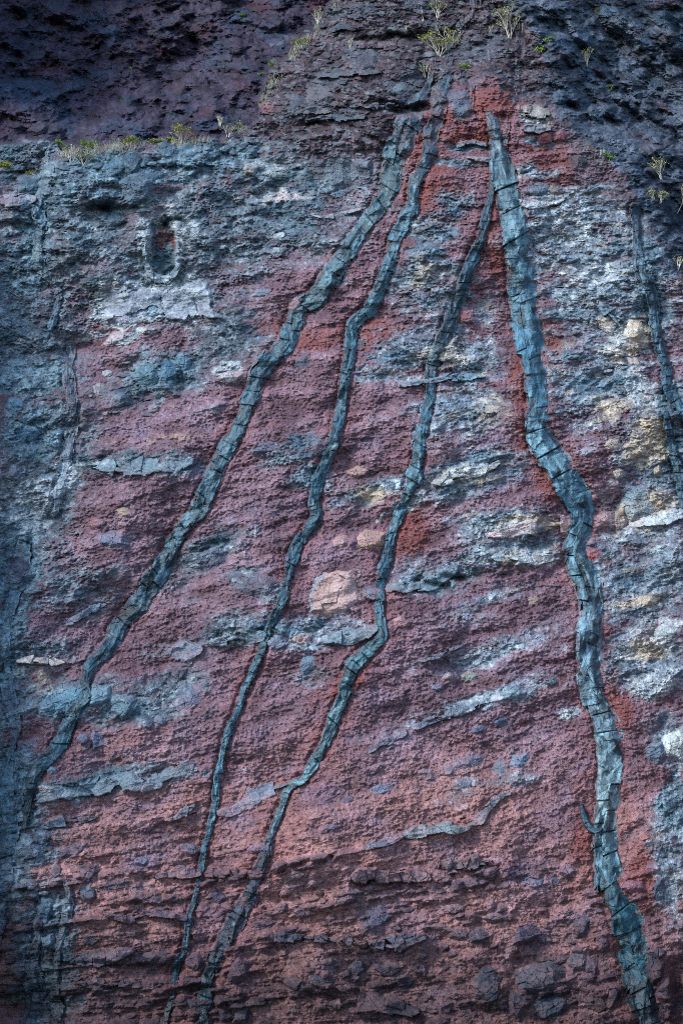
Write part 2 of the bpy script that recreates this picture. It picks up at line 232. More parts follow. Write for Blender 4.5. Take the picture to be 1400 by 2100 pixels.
# x, y, rx, ry, angle, tone, name, label
ROCKS = [
 (238,340,30,20,-20,(62,86,102),'angular boulder hanging under the crest on the left'),
 (268,338,22,26,10,(50,66,80),'dark faceted boulder second from the left under the crest'),
 (282,385,34,34,0,(70,84,98),'broad triangular boulder below the two crest boulders'),
 (346,305,22,20,15,(56,82,98),'rounded blue boulder on the crest below the yellow-green shrubs'),
 (384,312,18,18,0,(54,76,90),'smaller boulder right of the rounded crest boulder'),
 (196,322,16,14,0,(52,88,108),'small blue boulder on the crest by the pale bush'),
 (60,380,20,18,0,(50,74,90),'blue block left of the weathered dike top'),
 (140,394,12,12,0,(52,76,94),'small blue block right of the weathered dike top'),
 (230,440,16,20,-10,(52,76,92),'upright blue block in the dark hollow below the crest'),
 (692,352,34,30,20,(76,84,94),'large grey boulder left of the long dike head'),
 (652,345,20,24,-20,(80,80,88),'leaning grey boulder beside the large grey boulder'),
 (625,365,16,16,0,(98,108,114),'pale grey boulder left of the leaning boulder'),
 (740,356,26,28,10,(72,74,86),'mauve boulder between large grey boulder and long dike'),
 (568,360,22,10,10,(110,118,120),'pale flat stone in the rubble left of the grey boulders'),
 (512,345,16,12,0,(158,140,130),'cream stone in the rubble far left of the grey boulders'),
 (655,198,26,22,15,(92,88,94),'domed pale boulder on the dark ridge'),
 (604,205,16,16,0,(58,72,84),'dark blue boulder left of the domed ridge boulder'),
 (692,150,12,10,0,(54,70,76),'small dark boulder on the ridge shelf'),
 (745,128,30,18,-15,(64,66,76),'broad grey boulder high on the ridge'),
 (820,182,14,12,0,(96,106,112),'pale stone by the ridge hollow left of the dikes'),
 (803,62,10,6,0,(96,110,116),'small pale stone near the top of the ridge'),
 (600,478,17,8,15,(78,96,112),'small blue slab at the end of the thin pale vein'),
 (944,216,22,28,0,(66,92,108),'big blue block wedged right of the thin dike head'),
 (1104,390,24,13,-5,(92,104,116),'flat grey block right of the widest dike near its top'),
 (1136,390,10,12,10,(120,104,96),'ochre stone beside the flat grey block'),
 (1140,408,16,10,0,(96,108,122),'small grey block under the ochre stone'),
 (1117,282,14,13,10,(138,72,66),'red wedge stone under the bluish slab'),
 (1150,282,16,12,0,(112,62,70),'maroon stone at the edge of the dark gully'),
 (1185,335,22,16,0,(58,56,64),'dark crumbling block below the gully edge'),
 (1160,90,26,18,25,(56,72,92),'blue block at the top of the gully edge'),
 (1195,78,20,14,30,(54,74,94),'upper blue block on the gully rib'),
 (1250,22,18,8,0,(78,102,122),'pale blue slab near the top right'),
 (1320,85,14,12,0,(44,70,92),'blue block beside the green shrub in the gully'),
 (1385,40,46,20,10,(44,66,84),'big dark ledge block in the top right corner'),
 (228,68,22,20,-30,(44,62,86),'blue slab high in the dark bay'),
 (300,770,24,28,0,(72,100,114),'grey-blue boulder in the left rubble under the red ledge'),
 (346,762,22,24,20,(48,80,104),'dark teal boulder right of the grey-blue one'),
 (372,745,22,20,0,(90,118,134),'pale blue boulder at the right end of the left rubble'),
 (250,812,20,18,0,(50,72,92),'dark blue block at the foot of the left rubble'),
 (205,800,14,14,0,(126,124,126),'pale grey block in the left rubble'),
 (220,765,10,6,-20,(172,176,180),'white chip in the left rubble'),
 (30,830,18,14,0,(80,116,138),'light blue block at the left edge'),
 (55,890,20,16,-30,(50,84,108),'slanted blue block low at the left edge'),
 (240,636,36,32,10,(128,124,144),'mauve plate left of the blue block under the niche'),
 (284,624,28,28,-10,(132,136,154),'pale lilac plate under the niche'),
 (316,632,18,20,0,(84,120,140),'square blue block under the niche'),
 (356,640,13,14,0,(46,82,102),'small dark blue block between blue and white plates'),
 (390,620,26,36,10,(146,146,158),'whitish plate with a cream stripe under the niche'),
 (240,692,30,12,-30,(172,160,168),'white and pink slab in the left red bed'),
 (538,600,16,7,-10,(98,122,138),'small blue slab left of the long dike upper part'),
 (606,625,14,18,0,(132,112,118),'pinkish block on the left side of the long dike'),
 (540,920,32,14,-12,(78,88,104),'grey lens right of the long dike at mid height'),
 (640,640,0,0,0,(0,0,0),''),
 (657,915,20,16,0,(88,84,94),'round grey stone just left of the thin dike'),
 (620,745,14,22,10,(66,72,84),'upright dark block between long and thin dikes'),
 (470,775,22,16,-10,(150,128,136),'pale pink stone left of the long dike'),
 (232,1105,34,18,0,(84,100,120),'grey lens stone in the mauve bed on the left'),
 (255,1050,14,10,10,(172,150,130),'cream stone in the mauve bed left of the long dike'),
 (195,1072,9,9,0,(140,96,104),'small pink stone near the grey lens stone'),
 (430,1145,34,20,-15,(70,72,92),'dark purple lens right of the long dike'),
 (520,1200,50,24,8,(84,74,86),'large maroon-grey lens left of the thin dike'),
 (40,1170,24,34,10,(52,52,70),'large dark block in the blue band at the left edge'),
 (136,1432,34,26,-20,(84,116,134),'big blue-grey boulder left of the foot of the long dike'),
 (100,1446,18,16,0,(92,118,136),'blue boulder left of the big blue-grey boulder'),
 (205,1430,24,24,-30,(98,122,138),'pale blue fan-shaped block right of the long dike foot'),
 (250,1448,30,22,0,(84,106,120),'broad grey block right of the fan-shaped block'),
 (302,1482,12,16,0,(56,70,88),'small dark oval stone at the end of the grey blocks'),
 (330,1478,12,10,0,(98,108,122),'small grey stone right of the dark oval stone'),
 (385,1430,22,20,-10,(72,84,104),'dark blue block in the mauve slope right of the grey blocks'),
 (200,1518,15,15,10,(66,84,108),'dark blue square stone under the arched seam'),
 (172,1516,12,14,0,(88,94,118),'smaller violet stone beside the dark blue square stone'),
 (108,1580,9,8,0,(104,130,148),'tiny pale blue stone right of the long dike tail'),
 (630,1361,16,20,20,(98,120,138),'kite-shaped blue stone between the two thin dikes'),
 (618,1311,20,11,0,(172,134,126),'peach stone right of the thin dike'),
 (566,1318,22,14,-20,(100,112,128),'grey stone touching the thin dike above the peach stone'),
 (757,1108,32,22,-10,(178,144,124),'cream slab left of the middle dike'),
 (699,1110,18,14,0,(166,128,120),'peach block left of the cream slab'),
 (722,1110,10,18,10,(104,72,82),'maroon block between peach block and cream slab'),
 (735,968,22,12,-10,(160,130,122),'peach fragments left of the middle dike higher up'),
 (822,1278,20,12,20,(162,124,126),'pink fragment right of the middle dike'),
 (960,1562,34,16,-15,(86,94,112),'large grey lump of the lower slanting row'),
 (1062,1558,24,16,-20,(86,112,130),'smooth blue lump right of the large grey lump'),
 (1026,1572,14,16,0,(80,94,108),'grey lump left of the smooth blue lump'),
 (920,1578,18,12,-10,(84,88,104),'grey lump left of the large grey lump'),
 (874,1588,20,14,-10,(110,96,110),'mauve lump in the lower slanting row'),
 (782,1618,24,9,-15,(92,100,120),'flat grey lump at the left end of the lower slanting row'),
 (952,1605,16,12,10,(84,92,110),'small blue-grey lump below the large grey lump'),
 (712,1640,14,8,-20,(92,86,104),'small mauve slab in the cinder right of the middle dike'),
 (676,1697,14,7,0,(74,76,92),'small dark slab in the cinder near the middle dike'),
 (962,1388,18,11,-10,(126,132,122),'greenish stone in the mauve bed left of the widest dike'),
 (920,1391,12,10,0,(122,100,104),'brownish stone left of the greenish stone'),
 (1052,1420,20,14,-15,(88,112,124),'teal stone in the mauve bed left of the widest dike'),
 (1020,1435,16,8,-10,(170,160,168),'white patch stone left of the teal stone'),
 (1129,1400,13,7,-10,(76,94,110),'small dark slab at the left flank of the widest dike'),
 (895,1410,12,6,0,(104,124,142),'small pale blue slab below the brownish stone'),
 (981,1496,16,9,-10,(84,92,116),'small blue slab under the slanting vein'),
 (1025,1480,14,9,-15,(88,98,114),'grey slab right of the small blue slab'),
 (1297,682,17,22,0,(190,166,140),'bright cream boulder by the right dike'),
 (1242,664,20,12,20,(170,152,138),'cream stone left of the bright cream boulder'),
 (1300,740,14,10,20,(168,150,142),'pale stone below the bright cream boulder'),
 (1256,912,18,14,-20,(178,160,148),'pale wedge stone between widest and right dikes'),
 (1205,925,26,9,-10,(132,134,146),'flat lilac stone left of the pale wedge stone'),
 (1305,1032,34,34,0,(104,122,134),'grey dome-shaped boulder on the right'),
 (1240,1068,28,22,5,(150,102,100),'salmon block against the right side of the widest dike'),
 (1270,1070,12,22,5,(128,104,90),'ochre block right of the salmon block'),
 (1218,1136,17,13,-5,(148,76,74),'orange-red block right of the widest dike'),
 (1268,970,13,10,0,(168,160,144),'round cream stone above the grey dome boulder'),
 (1347,970,10,9,0,(176,150,118),'yellowish stone right of the round cream stone'),
 (1300,1108,22,12,15,(76,86,100),'dark hollow-edged block below the grey dome boulder'),
 (1036,1150,14,12,0,(126,104,92),'brown stone in the whitish rubble seam'),
 (1104,1146,16,12,0,(132,114,104),'tan stone at the right end of the whitish rubble seam'),
 (1322,1232,18,11,0,(164,146,134),'cream patch stone right of the widest dike'),
 (1096,1232,14,9,-5,(152,132,122),'tan stone left of the widest dike'),
 (1386,1525,26,28,0,(188,190,184),'white block at the right edge'),
 (1345,1545,20,22,20,(92,108,124),'blue block left of the white block'),
 (1365,1300,22,14,0,(150,158,160),'pale broken block at the right edge'),
 (1300,1500,0,0,0,(0,0,0),''),
 (1000,2028,34,46,8,(34,62,80),'tall dark teal boulder at the bottom right of centre'),
 (1106,2008,56,38,-6,(82,84,98),'largest grey boulder at the bottom'),
 (1122,2066,42,26,-8,(68,80,98),'wide boulder under the largest grey boulder'),
 (1060,2062,22,34,-14,(66,66,84),'slanted purple boulder between teal and grey boulders'),
 (1182,1972,24,18,-20,(76,82,90),'grey block right of the largest grey boulder'),
 (1210,1980,14,20,0,(66,66,82),'upright block next to the widest dike foot'),
 (1190,1898,18,28,0,(54,62,82),'egg-shaped dark boulder left of the widest dike'),
 (1185,1950,12,9,0,(40,52,70),'small dark block under the egg-shaped boulder'),
 (1236,1935,16,26,-20,(48,50,68),'dark slanted block on the left flank of the widest dike foot'),
 (1222,2060,28,18,10,(50,52,58),'dark brown boulder at the bottom edge near the widest dike'),
 (1256,2050,16,26,10,(48,48,64),'upright dark block at the bottom edge near the widest dike'),
 (1364,2030,20,28,18,(66,64,80),'violet block leaning against the widest dike foot'),
 (1346,1956,22,12,-5,(28,58,74),'flat teal block right of the widest dike foot'),
 (1340,1990,20,22,0,(20,44,58),'dark teal block under the flat teal block'),
 (1351,1825,12,24,8,(40,72,90),'upright blue stone right of the widest dike'),
 (1300,1818,20,14,0,(108,82,98),'mauve block right of the widest dike low down'),
 (1340,1780,14,12,0,(110,88,102),'mauve stone above the upright blue stone'),
 (1320,1715,14,12,0,(140,92,92),'salmon stone right of the widest dike'),
 (1095,1810,22,14,5,(60,84,104),'blue stone under the brown cap left of the widest dike'),
 (1100,1794,22,11,5,(96,76,76),'brown cap stone left of the widest dike'),
 (1135,1806,12,12,0,(62,72,92),'small dark stone right of the brown cap stone'),
 (1160,1786,22,18,0,(106,88,104),'mauve lump left of the widest dike'),
 (770,1882,32,22,-25,(72,74,92),'rough grey boulder in the lower middle cinder'),
 (980,1920,20,15,-20,(46,62,82),'dark oval boulder left of the egg-shaped boulder'),
 (942,1916,20,11,10,(68,66,80),'flat dark stone left of the dark oval boulder'),
 (1022,1882,24,10,0,(92,78,90),'flat mauve stone above the dark oval boulder'),
 (930,1862,22,12,-10,(94,76,84),'mauve stone in the lower right cinder'),
 (958,1808,22,12,-10,(92,74,80),'brown stone under the upright brown blocks'),
 (1080,1915,26,20,-20,(66,66,88),'blue-violet block in the cinder left of the egg-shaped boulder'),
 (826,2014,26,16,-5,(54,60,80),'dark boulder in the bottom centre'),
 (795,1990,22,16,0,(52,56,74),'dark boulder left of and above the bottom centre boulder'),
 (862,1990,18,16,0,(62,58,74),'violet boulder right of the bottom centre boulder'),
 (868,1962,10,8,0,(66,70,86),'small grey stone above the violet boulder'),
 (734,1985,14,14,0,(52,60,78),'dark stone left of the bottom centre boulders'),
 (324,1966,30,18,0,(62,60,72),'broad brown-grey boulder beside the thinnest dike'),
 (397,1974,20,18,-25,(76,66,82),'mauve boulder right of the thinnest dike'),
 (391,2014,24,12,-5,(58,56,74),'flat dark boulder under the mauve boulder'),
 (490,1994,26,30,10,(66,58,74),'big purple boulder right of the middle dike foot'),
 (655,2016,22,14,-25,(36,70,88),'teal slab stone right of the purple ledge'),
 (495,2076,14,22,25,(44,74,94),'slanted blue stone at the bottom edge right of the middle dike'),
 (395,2060,16,9,10,(42,70,90),'small blue stone left of the middle dike foot'),
 (462,2082,18,14,0,(58,54,72),'violet stone at the bottom edge by the middle dike'),
 (388,1741,20,13,0,(62,74,92),'blue-grey stone left of the thinnest dike'),
 (292,1766,20,12,0,(92,92,108),'pale grey stone in the lower left red bed'),
 (322,1844,18,10,0,(54,54,70),'dark oval stone in the lower left red bed'),
 (356,1842,18,11,0,(60,52,64),'brown stone beside the dark oval stone'),
 (448,1840,18,14,0,(68,62,76),'dark block between thinnest and middle dikes'),
 (502,1850,14,20,0,(58,58,74),'dark lump on the left flank of the middle dike'),
 (182,1830,18,20,0,(70,86,100),'pale blue-grey block right of the slim column'),
 (92,1866,14,26,10,(58,84,100),'rounded blue block at the head of the corner column'),
 (98,1932,9,13,20,(98,116,138),'bright pale chip on the corner column'),
 (78,1894,9,14,20,(74,66,84),'mauve wedge at the head of the corner column'),
 (60,1745,30,22,0,(58,66,82),'dark grey rubble block in the lower left'),
 (85,1720,20,14,0,(58,64,80),'dark grey block above the rubble block'),
 (150,1745,32,14,-15,(62,66,84),'long dark block in the lower left red bed'),
 (58,1815,20,12,0,(86,74,84),'mauve block by the teal dike at the left edge'),
 (118,1790,14,16,0,(58,66,80),'dark upright block above the slim column'),
 (180,1790,24,16,-20,(50,56,70),'dark jagged block right of the upright block'),
 (235,1815,26,12,-15,(64,62,80),'violet-grey block in the lower left red bed'),
 (185,1925,24,14,0,(56,72,88),'blue rubble block above the dark blue bench'),
 (40,1925,20,10,0,(52,54,70),'dark block left of the corner column'),
 (620,1870,20,12,-5,(78,74,92),'grey block in the red bed right of the middle dike'),
 (575,1862,16,10,-30,(72,66,82),'slanted block right of the middle dike'),
 (540,1895,18,8,-15,(76,68,82),'low dark block right of the middle dike'),
 (605,1795,20,12,-10,(92,78,86),'brown-grey patch of lava right of the middle dike'),
 (535,1738,24,10,-5,(100,94,116),'lilac slab touching the middle dike from the left'),
]
ROCKS = [r for r in ROCKS if r[2] > 0]
SLAB = [(647,1187),(687,1173),(718,1170),(733,1210),(735,1233),(710,1247),(673,1256),(638,1258),(633,1233),(641,1204)]

for i, d in enumerate(DIKES): d['f'] = line_field(d['p'], 60, (.76, .84, .84, .92)[i] if i < 4 else .8)

# ------------------------------------------------------------------ zones of the cliff (photo pixels)
n_w1 = fbm(S/3.0, T/3.0, 4, 1); n_w2 = fbm(S/3.0+40, T/3.0, 4, 2)
n_e1 = fbm(S/0.8, T/0.8, 3, 3); n_e2 = fbm(S/0.8+9, T/0.8, 3, 4)
WX = GX + 16*n_w1 + 6*n_e1; WY = GY + 13*n_w2 + 6*n_e2          # frayed zone edges
def blobs(lst):
    g = np.zeros(GX.shape)
    for b in lst:
        x, y, rx, ry = b[:4]; a = R(b[4]) if len(b) > 4 else 0.0; k = b[5] if len(b) > 5 else 1.0
        dx = WX-x; dy = WY-y; u = dx*math.cos(a)+dy*math.sin(a); v = -dx*math.sin(a)+dy*math.cos(a)
        g = np.maximum(g, k*np.exp(-((u/rx)**2+(v/ry)**2)*0.7))
    return g
def poly_sd(pts, X, Y):
    """signed distance to a polygon, positive inside"""
    d = np.full(X.shape, 1e9); ins = np.zeros(X.shape, bool); n = len(pts)
    for i in range(n):
        ax, ay = pts[i]; bx, by = pts[(i+1) % n]; ex, ey = bx-ax, by-ay
        t = np.clip(((X-ax)*ex+(Y-ay)*ey)/(ex*ex+ey*ey), 0, 1)
        d = np.minimum(d, np.hypot(X-ax-t*ex, Y-ay-t*ey))
        c = ((ay > Y) != (by > Y)) & (X < ex*(Y-ay)/(ey if ey else 1e-9)+ax); ins ^= c
    return np.where(ins, d, -d)
EX = GX + 7*n_w1 + 6*n_e1; EY = GY + 7*n_w2 + 7*n_e2
BAY = [(-900,-900),(745,-900),(700,-60),(684,-5),(655,32),(640,62),(610,92),(575,122),(550,150),(538,190),(526,228),(515,258),(472,274),(430,283),(400,287),(330,290),(265,292),(215,298),(172,304),(142,306),(118,296),(80,284),(40,286),(0,296),(-900,300)]
GUL = [(1008,-900),(1012,-40),(1040,20),(1085,68),(1112,110),(1128,160),(1140,215),(1168,262),(1200,296),(1240,322),(1275,352),(1302,398),(1322,440),(1345,500),(1385,560),(1460,640),(2300,800),(2300,-900)]
sd_bay = poly_sd(BAY, EX, EY); sd_gul = poly_sd(GUL, WX+10*n_e2, WY+8*n_e1)
m_bay = ss(-2, 7, sd_bay); m_gul = ss(-4, 16, sd_gul)
RIDGE = [(470,262),(520,130),(610,20),(700,-60),(700,-900),(1020,-900),(1012,-40),(1085,60),(1150,150),(1170,235),(1110,215),(1060,190),(985,160),(930,170),(868,200),(822,250),(790,320),(720,300),(640,330),(560,300)]
m_rid = ss(-26, 26, poly_sd(RIDGE, WX, WY))

GREYS = [(130,470,170,150),(50,700,120,150),(80,900,110,140),(60,1050,100,130),(15,1250,50,160),(400,500,230,100,-10),(300,600,190,70),(560,470,170,70),
 (330,770,120,55,-20),(470,700,80,70),(600,930,60,30,-15),(190,950,150,30),(330,955,110,26),(150,1430,110,55),(270,1465,100,34),(340,1410,90,36,-20),(220,1605,190,30,-8),(10,1640,60,120),
 (430,1130,90,36,-25),(520,1200,60,30),(500,1295,120,32,-10),(1200,500,150,75),(1270,600,160,140),(1230,780,120,100),(1340,900,90,120),(1330,1060,100,70),(1320,1200,110,110),(1330,1350,90,70),(1375,1520,60,60),(1380,1750,50,130),
 (860,710,100,45,-10),(960,740,80,50),(950,840,100,60),(960,970,120,40,-15),(1030,1080,100,40),(1000,1140,160,30,-12),(880,1190,70,24),(870,560,90,45),(770,1000,110,24,-20),(640,980,40,26),(640,1290,100,36),(890,470,60,40),(700,800,0.1,0.1),(900,620,60,30),(1010,1330,140,24,-15,.8),(1000,1430,180,24,-15,.8),(780,770,60,16),(460,420,300,60,0,.9),(1380,300,80,120),(965,300,50,12),(950,335,60,10,0,.9),(1105,300,40,10,0,.9),(1090,352,60,14,0,.9),(930,420,40,30,0,.8),(880,520,50,20),(690,560,40,30,0,.7),(740,690,30,20,0,.7),(30,300,130,34),(1180,420,120,50),(250,345,260,50),(40,340,80,60),(470,300,90,40),(620,360,200,60,0,.9),(700,440,120,40,-10,.7),(1010,1230,120,30,-15,.6),(1050,600,0.1,0.1),(1150,1300,60,60,0,.4),(880,870,40,60,0,.7),(840,620,50,50,0,.6),(1000,640,30,50,0,.6),(640,1380,60,24,0,.7),(1000,1620,130,24,-20,.6),(350,1180,60,60,0,.6),(160,1200,140,70,0,.7),(90,1330,90,40,0,.8),(300,1330,50,30,0,.5)]
PALES = [(300,618,95,34,0,1.5),(385,612,40,46,0,1.5),(335,566,34,12,0,1.4),(292,500,12,50,0,1.2),(362,500,12,50,0,1.2),(1090,418,60,14),(1100,240,40,22),(960,972,60,16,-15),(1040,1088,70,12),(1270,690,50,40,0,.8),(1390,1520,36,36),(1310,1066,70,16),(470,772,40,26),(550,345,50,26,0,.8),(560,400,120,24,0,.7),(330,470,100,50,0,.7),(1360,1290,50,30),(1340,1400,50,40,0,.8),(1160,470,100,40,0,.7),(1200,560,90,30,0,.8),(60,1040,70,50,0,.9),(125,985,24,50),(245,640,60,36),(1165,1464,30,14),(1090,1146,70,16),(270,695,40,14,-25),(990,1430,60,10,-15,.9),(120,1625,70,20,0,.7),(1385,1720,24,50,0,.5),(830,1040,80,12,-25,.9),(200,955,60,12,0,.9),(1310,800,60,60,0,.7),(1010,700,40,30,0,.6),(840,770,60,12,0,.8),(200,680,60,12,0,.8),(340,320,60,12,0,.5)]
RUSTS = [(870,360,60,110,15),(900,430,60,80),(640,700,50,26),(570,680,40,30),(980,200,40,40),(915,245,16,26),(960,280,40,20),(1000,260,14,50),(1030,215,16,40),(1130,345,60,30),(1110,300,50,24),(760,680,80,36),(930,700,40,60,25),(1065,800,22,120),(1130,730,24,150,0,.9),(1090,920,40,40),(1125,980,36,60,-20),(1010,450,16,80),(720,1390,26,60,30),(1020,520,20,60),(840,1100,36,60,15),(545,220,30,20,0,.6),(640,300,60,30,0,.5),(1245,1250,22,120,0,.9),(1270,1430,26,60),(1185,1700,30,120,0,.7),(1310,1800,30,90,0,.8),(20,810,60,14,0,.7),(280,665,90,14,0,.7),(240,665,40,14)]
BLUES = [(430,330,120,40),(590,290,60,30,0,.7),(30,1150,70,110),(15,1350,50,150),(20,1630,80,120),(15,1800,60,120),(95,1960,70,150),(70,900,60,60),(80,470,40,110),(60,770,80,50),(340,770,70,36,-20),(140,1440,60,30),(60,1730,70,60),(100,390,70,50),(240,360,110,50),(30,560,60,60),(1385,480,40,100),(1330,600,30,120),(1380,880,40,120),(560,1290,60,14),(1380,1640,30,60)]
OCHRE = [(1290,690,60,44),(1330,900,60,70),(1250,840,60,40,0,.8),(960,975,70,18),(1090,1075,80,18),(1010,850,60,60,0,.7),(910,730,50,34,0,.7),(880,560,60,34,0,.7),(1110,240,34,26),(750,1010,60,22),(1320,1040,60,40),(690,1215,80,40,0,.6),(90,1390,60,40,0,.7),(1050,1150,90,24,0,.7),(1320,1235,60,20,0,.8),(1010,1400,70,30,0,.6),(1230,1700,0.1,0.1),(370,895,70,20,0,.7),(1330,1330,50,40,0,.7)]
g_blue = blobs(BLUES); g_och = blobs(OCHRE)
g_grey = blobs(GREYS); g_pale = blobs(PALES); g_rust = blobs(RUSTS)
print('zones done')

# strata rise to the right in the middle of the cliff and flatten low down
dip = np.interp(GY, [0, 600, 1000, 1500, 1800, 2100], [0, .12, .28, .32, .2, .08])
TD = T - dip*S*0.9
n_str = fbm(S/4.0, TD/0.55, 5, 21); n_str2 = fbm(S/1.6, TD/0.28, 4, 25)
n_big = fbm(S/7.0, T/7.0, 4, 31); n_mid = fbm(S/1.5, TD/0.9, 5, 35); n_sm = fbm(S/0.4, T/0.34, 4, 41); n_fine = fbm(S/0.13, T/0.11, 3, 45)
h_f1, gap1, tone1 = facet(S/1.3+0.25*n_sm, TD/0.9+0.25*n_e1, 51)
h_f2, gap2, tone2 = facet(S/0.5+0.2*n_sm, TD/0.36+0.2*n_e2, 61)
h_f3, gap3, tone3 = facet(S/0.19, TD/0.15, 71)
print('noise done')

m_grey = ss(0.24, 0.86, g_grey + 0.16*n_mid + 0.10*n_str + 0.13*n_sm + 0.11*n_fine)
m_grey = np.maximum(m_grey, 0.55*ss(0.5, 1.6, n_str*0.6+n_mid*0.5+n_w1*0.4)*(1-ss(1600, 1750, GY)))
m_blue = ss(0.30, 0.72, g_blue + 0.15*n_mid + 0.12*n_sm)
m_pale = ss(0.42, 0.70, g_pale + 0.13*n_mid + 0.11*n_sm)
m_rust = ss(0.30, 0.75, g_rust + 0.12*n_mid)
m_low = ss(1640, 1820, GY + 40*n_w1)*(1-ss(1300, 1340, GX)*0.5)
halo = np.zeros(GX.shape); trench = np.zeros(GX.shape)
for d in DIKES:
    f = d['f']; v = f['win']; e = f['A']-f['H']
    trench[v] = np.maximum(trench[v], (1-ss(2, 12, e)))
    if d['halo']:
        halo[v] = np.maximum(halo[v], np.exp(-np.maximum(0, e)/d['halo']))
halo = np.clip(halo*(0.85+0.45*n_w1+0.25*n_mid), 0, 1)

# ------------------------------------------------------------------ relief of the cliff, metres towards the viewer
H0 = 0.7*n_big + 0.25*n_w2
H0 += 1.2*ss(500, 1500, GX) - 0.4 + 0.8*ss(200, 700, GX)*(1-ss(900, 1300, GX))
H0 -= m_bay*(2.6 + 3.2*ss(0, 130, sd_bay)) + m_bay*0.004*np.clip(300-GY, 0, 400)
H0 += m_bay*0.7*fbm((S*0.8+T*0.6)/1.5, (T*0.8-S*0.6)/2.6, 4, 81)*ss(0, 60, sd_bay)
H0 += m_bay*2.6*ss(70, -60, GX + 0.1*(GY-100))*ss(10, 80, sd_bay)
H0 -= ss(-10, 40, sd_gul)*(0.5 + 2.8*ss(0, 160, sd_gul))
H0 += m_gul*0.6*fbm((S*0.85+T*0.52)/1.2, (T*0.85-S*0.52)/3.0, 4, 85)*ss(0, 60, sd_gul)
H0 -= 1.6*m_rid*ss(330, -40, GY)
H0 += 5.5*ss(30, 320, -GX) + 7.5*ss(1422, 1700, GX) + 5.0*ss(-110, -460, GY)     # added unseen bulges beyond the frame, shaped to shade its sides and top
niche = poly_sd([(306,470),(345,455),(358,500),(352,556),(322,562),(303,530)], 0.5*(EX+WX), 0.5*(EY+WY)); H0 -= 0.42*ss(-8, 8, niche)*ss(585, 480, GY)        # the niche
for hx, hy, rx, ry, k in [(225,430,40,12,.8),(855,225,20,10,.9),(815,225,20,8,.8),(45,470,40,16,.5),(870,150,14,40,.5),(790,75,90,10,.5),(895,385,0.1,0.1,0),(880,1190,30,6,.4),(935,1168,30,6,.4),(1190,225,26,12,.6),(1230,260,30,16,.6),(1290,240,30,20,.6),(545,80,34,24,1.0),(520,120,40,24,1.0),(140,240,16,30,.8),(205,110,20,34,.9),(60,30,40,16,.6),(340,1990,40,10,.5),(30,2060,60,30,.8),(395,2034,36,8,.5),(1390,2040,20,60,1.0),(660,2050,60,8,.3),(250,1975,60,6,.4),(640,252,40,5,.4),(355,462,40,8,.4),(50,270,40,14,.8)]:
    H0 -= k*np.exp(-((WX-hx)/rx)**2-((WY-hy)/ry)**2)
l1, lt1 = lowpoly(S/0.95+0.15*n_sm, TD/0.75+0.15*n_e1, 171); l2, lt2 = lowpoly(S/0.36+0.15*n_fine, TD/0.28, 175); l3, lt3 = lowpoly(S/0.15, T/0.13, 179)
rocky = np.clip(np.maximum.reduce([m_grey, m_blue, m_bay, m_gul, m_rid*0.8, 0.6*m_low]), 0, 1)
HS = H0 + 0.05*n_str + 0.04*n_mid                                                          # what rocks and dikes are set in
cinder = 1-rocky
H = H0 + 0.13*n_str*(0.30+0.60*m_low)*(1-0.5*m_grey) + 0.035*n_str2 + 0.06*n_mid
l1, lt1 = lowpoly(S/0.95+0.15*n_sm, TD/0.75+0.15*n_e1, 171); l2, lt2 = lowpoly(S/0.36+0.15*n_fine, TD/0.28, 175); l3, lt3 = lowpoly(S/0.15, T/0.13, 179)
dark = np.clip(np.maximum.reduce([m_bay, m_gul, m_rid]), 0, 1)
H += rocky*((0.04+0.08*dark)*h_f1 + (0.42-0.20*dark-0.14*ss(800, 1100, GX))*l1 + (0.20+0.04*dark)*l2 + 0.09*l3 - 0.02*(1-ss(0, 0.12, gap2)))
H += cinder*(0.045*n_sm + 0.035*n_fine + 0.09*l2*ss(-.6, .8, n_w2+.5*n_mid) + 0.10*l1*ss(0, 1.2, n_w1-.3*n_mid) + 0.08*l3 + 0.06*(0.45-np.minimum(voronoi(S/0.16, T/0.14, 91)[0], .7)))
H += 0.032*n_fine*rocky + 0.03*n_sm*rocky + 0.06*(np.abs(n_mid)-0.6)*rocky
# knobbly lava beds low on the cliff
bed = ss(0.1, 0.9, fbm(S/9.0, TD/0.75, 3, 101))*m_low
kf = voronoi(S/0.62+0.2*n_sm, TD/0.42+0.2*n_e1, 111)
knob = np.clip(1-(kf[0]/0.62)**2, 0, 1); H += bed*0.42*knob
pit = ss(1.0, 1.9, fbm(S/0.7, TD/0.26, 4, 161) + 0.3*n_w1); H -= 0.26*pit*(1-0.5*trench)
pit2 = ss(1.2, 2.0, fbm(S/0.3, TD/0.16, 3, 165)); H -= 0.13*pit2
H -= 0.11*trench

# ------------------------------------------------------------------ colour of the rock, with shade painted in at the foot
C = mix(alb(80,56,68), alb(132,104,122), ss(-1.2, 1.3, n_mid*0.7+0.5*n_str+0.35*n_w1))
C = mix(C, alb(140,96,93), 0.8*ss(1460, 1700, GY+60*n_w2)*ss(-1.2, 0.6, n_w1+0.4*n_str))
C = mix(C, alb(112,98,124), 0.6*ss(0.1, 1.3, fbm(S/2.4, TD/1.2, 4, 121)))
C = mix(C, alb(114,68,66), 0.5*ss(0.4, 1.5, fbm(S/1.8, TD/0.7, 4, 125)))
C = mix(C, alb(150,118,126), 0.6*ss(0.6, 1.5, n_str2*0.6+n_sm*0.6))
C = mix(C, alb(88,92,110), 0.6*ss(0.5, 1.3, fbm(S/1.1, TD/0.8, 5, 127)))
C = mix(C, alb(84,48,50), 0.5*ss(0.6, 1.4, fbm(S/0.7, TD/0.5, 4, 129)))
C *= (1+0.34*(lt3-0.5)+0.26*(lt2-0.5))[..., None]
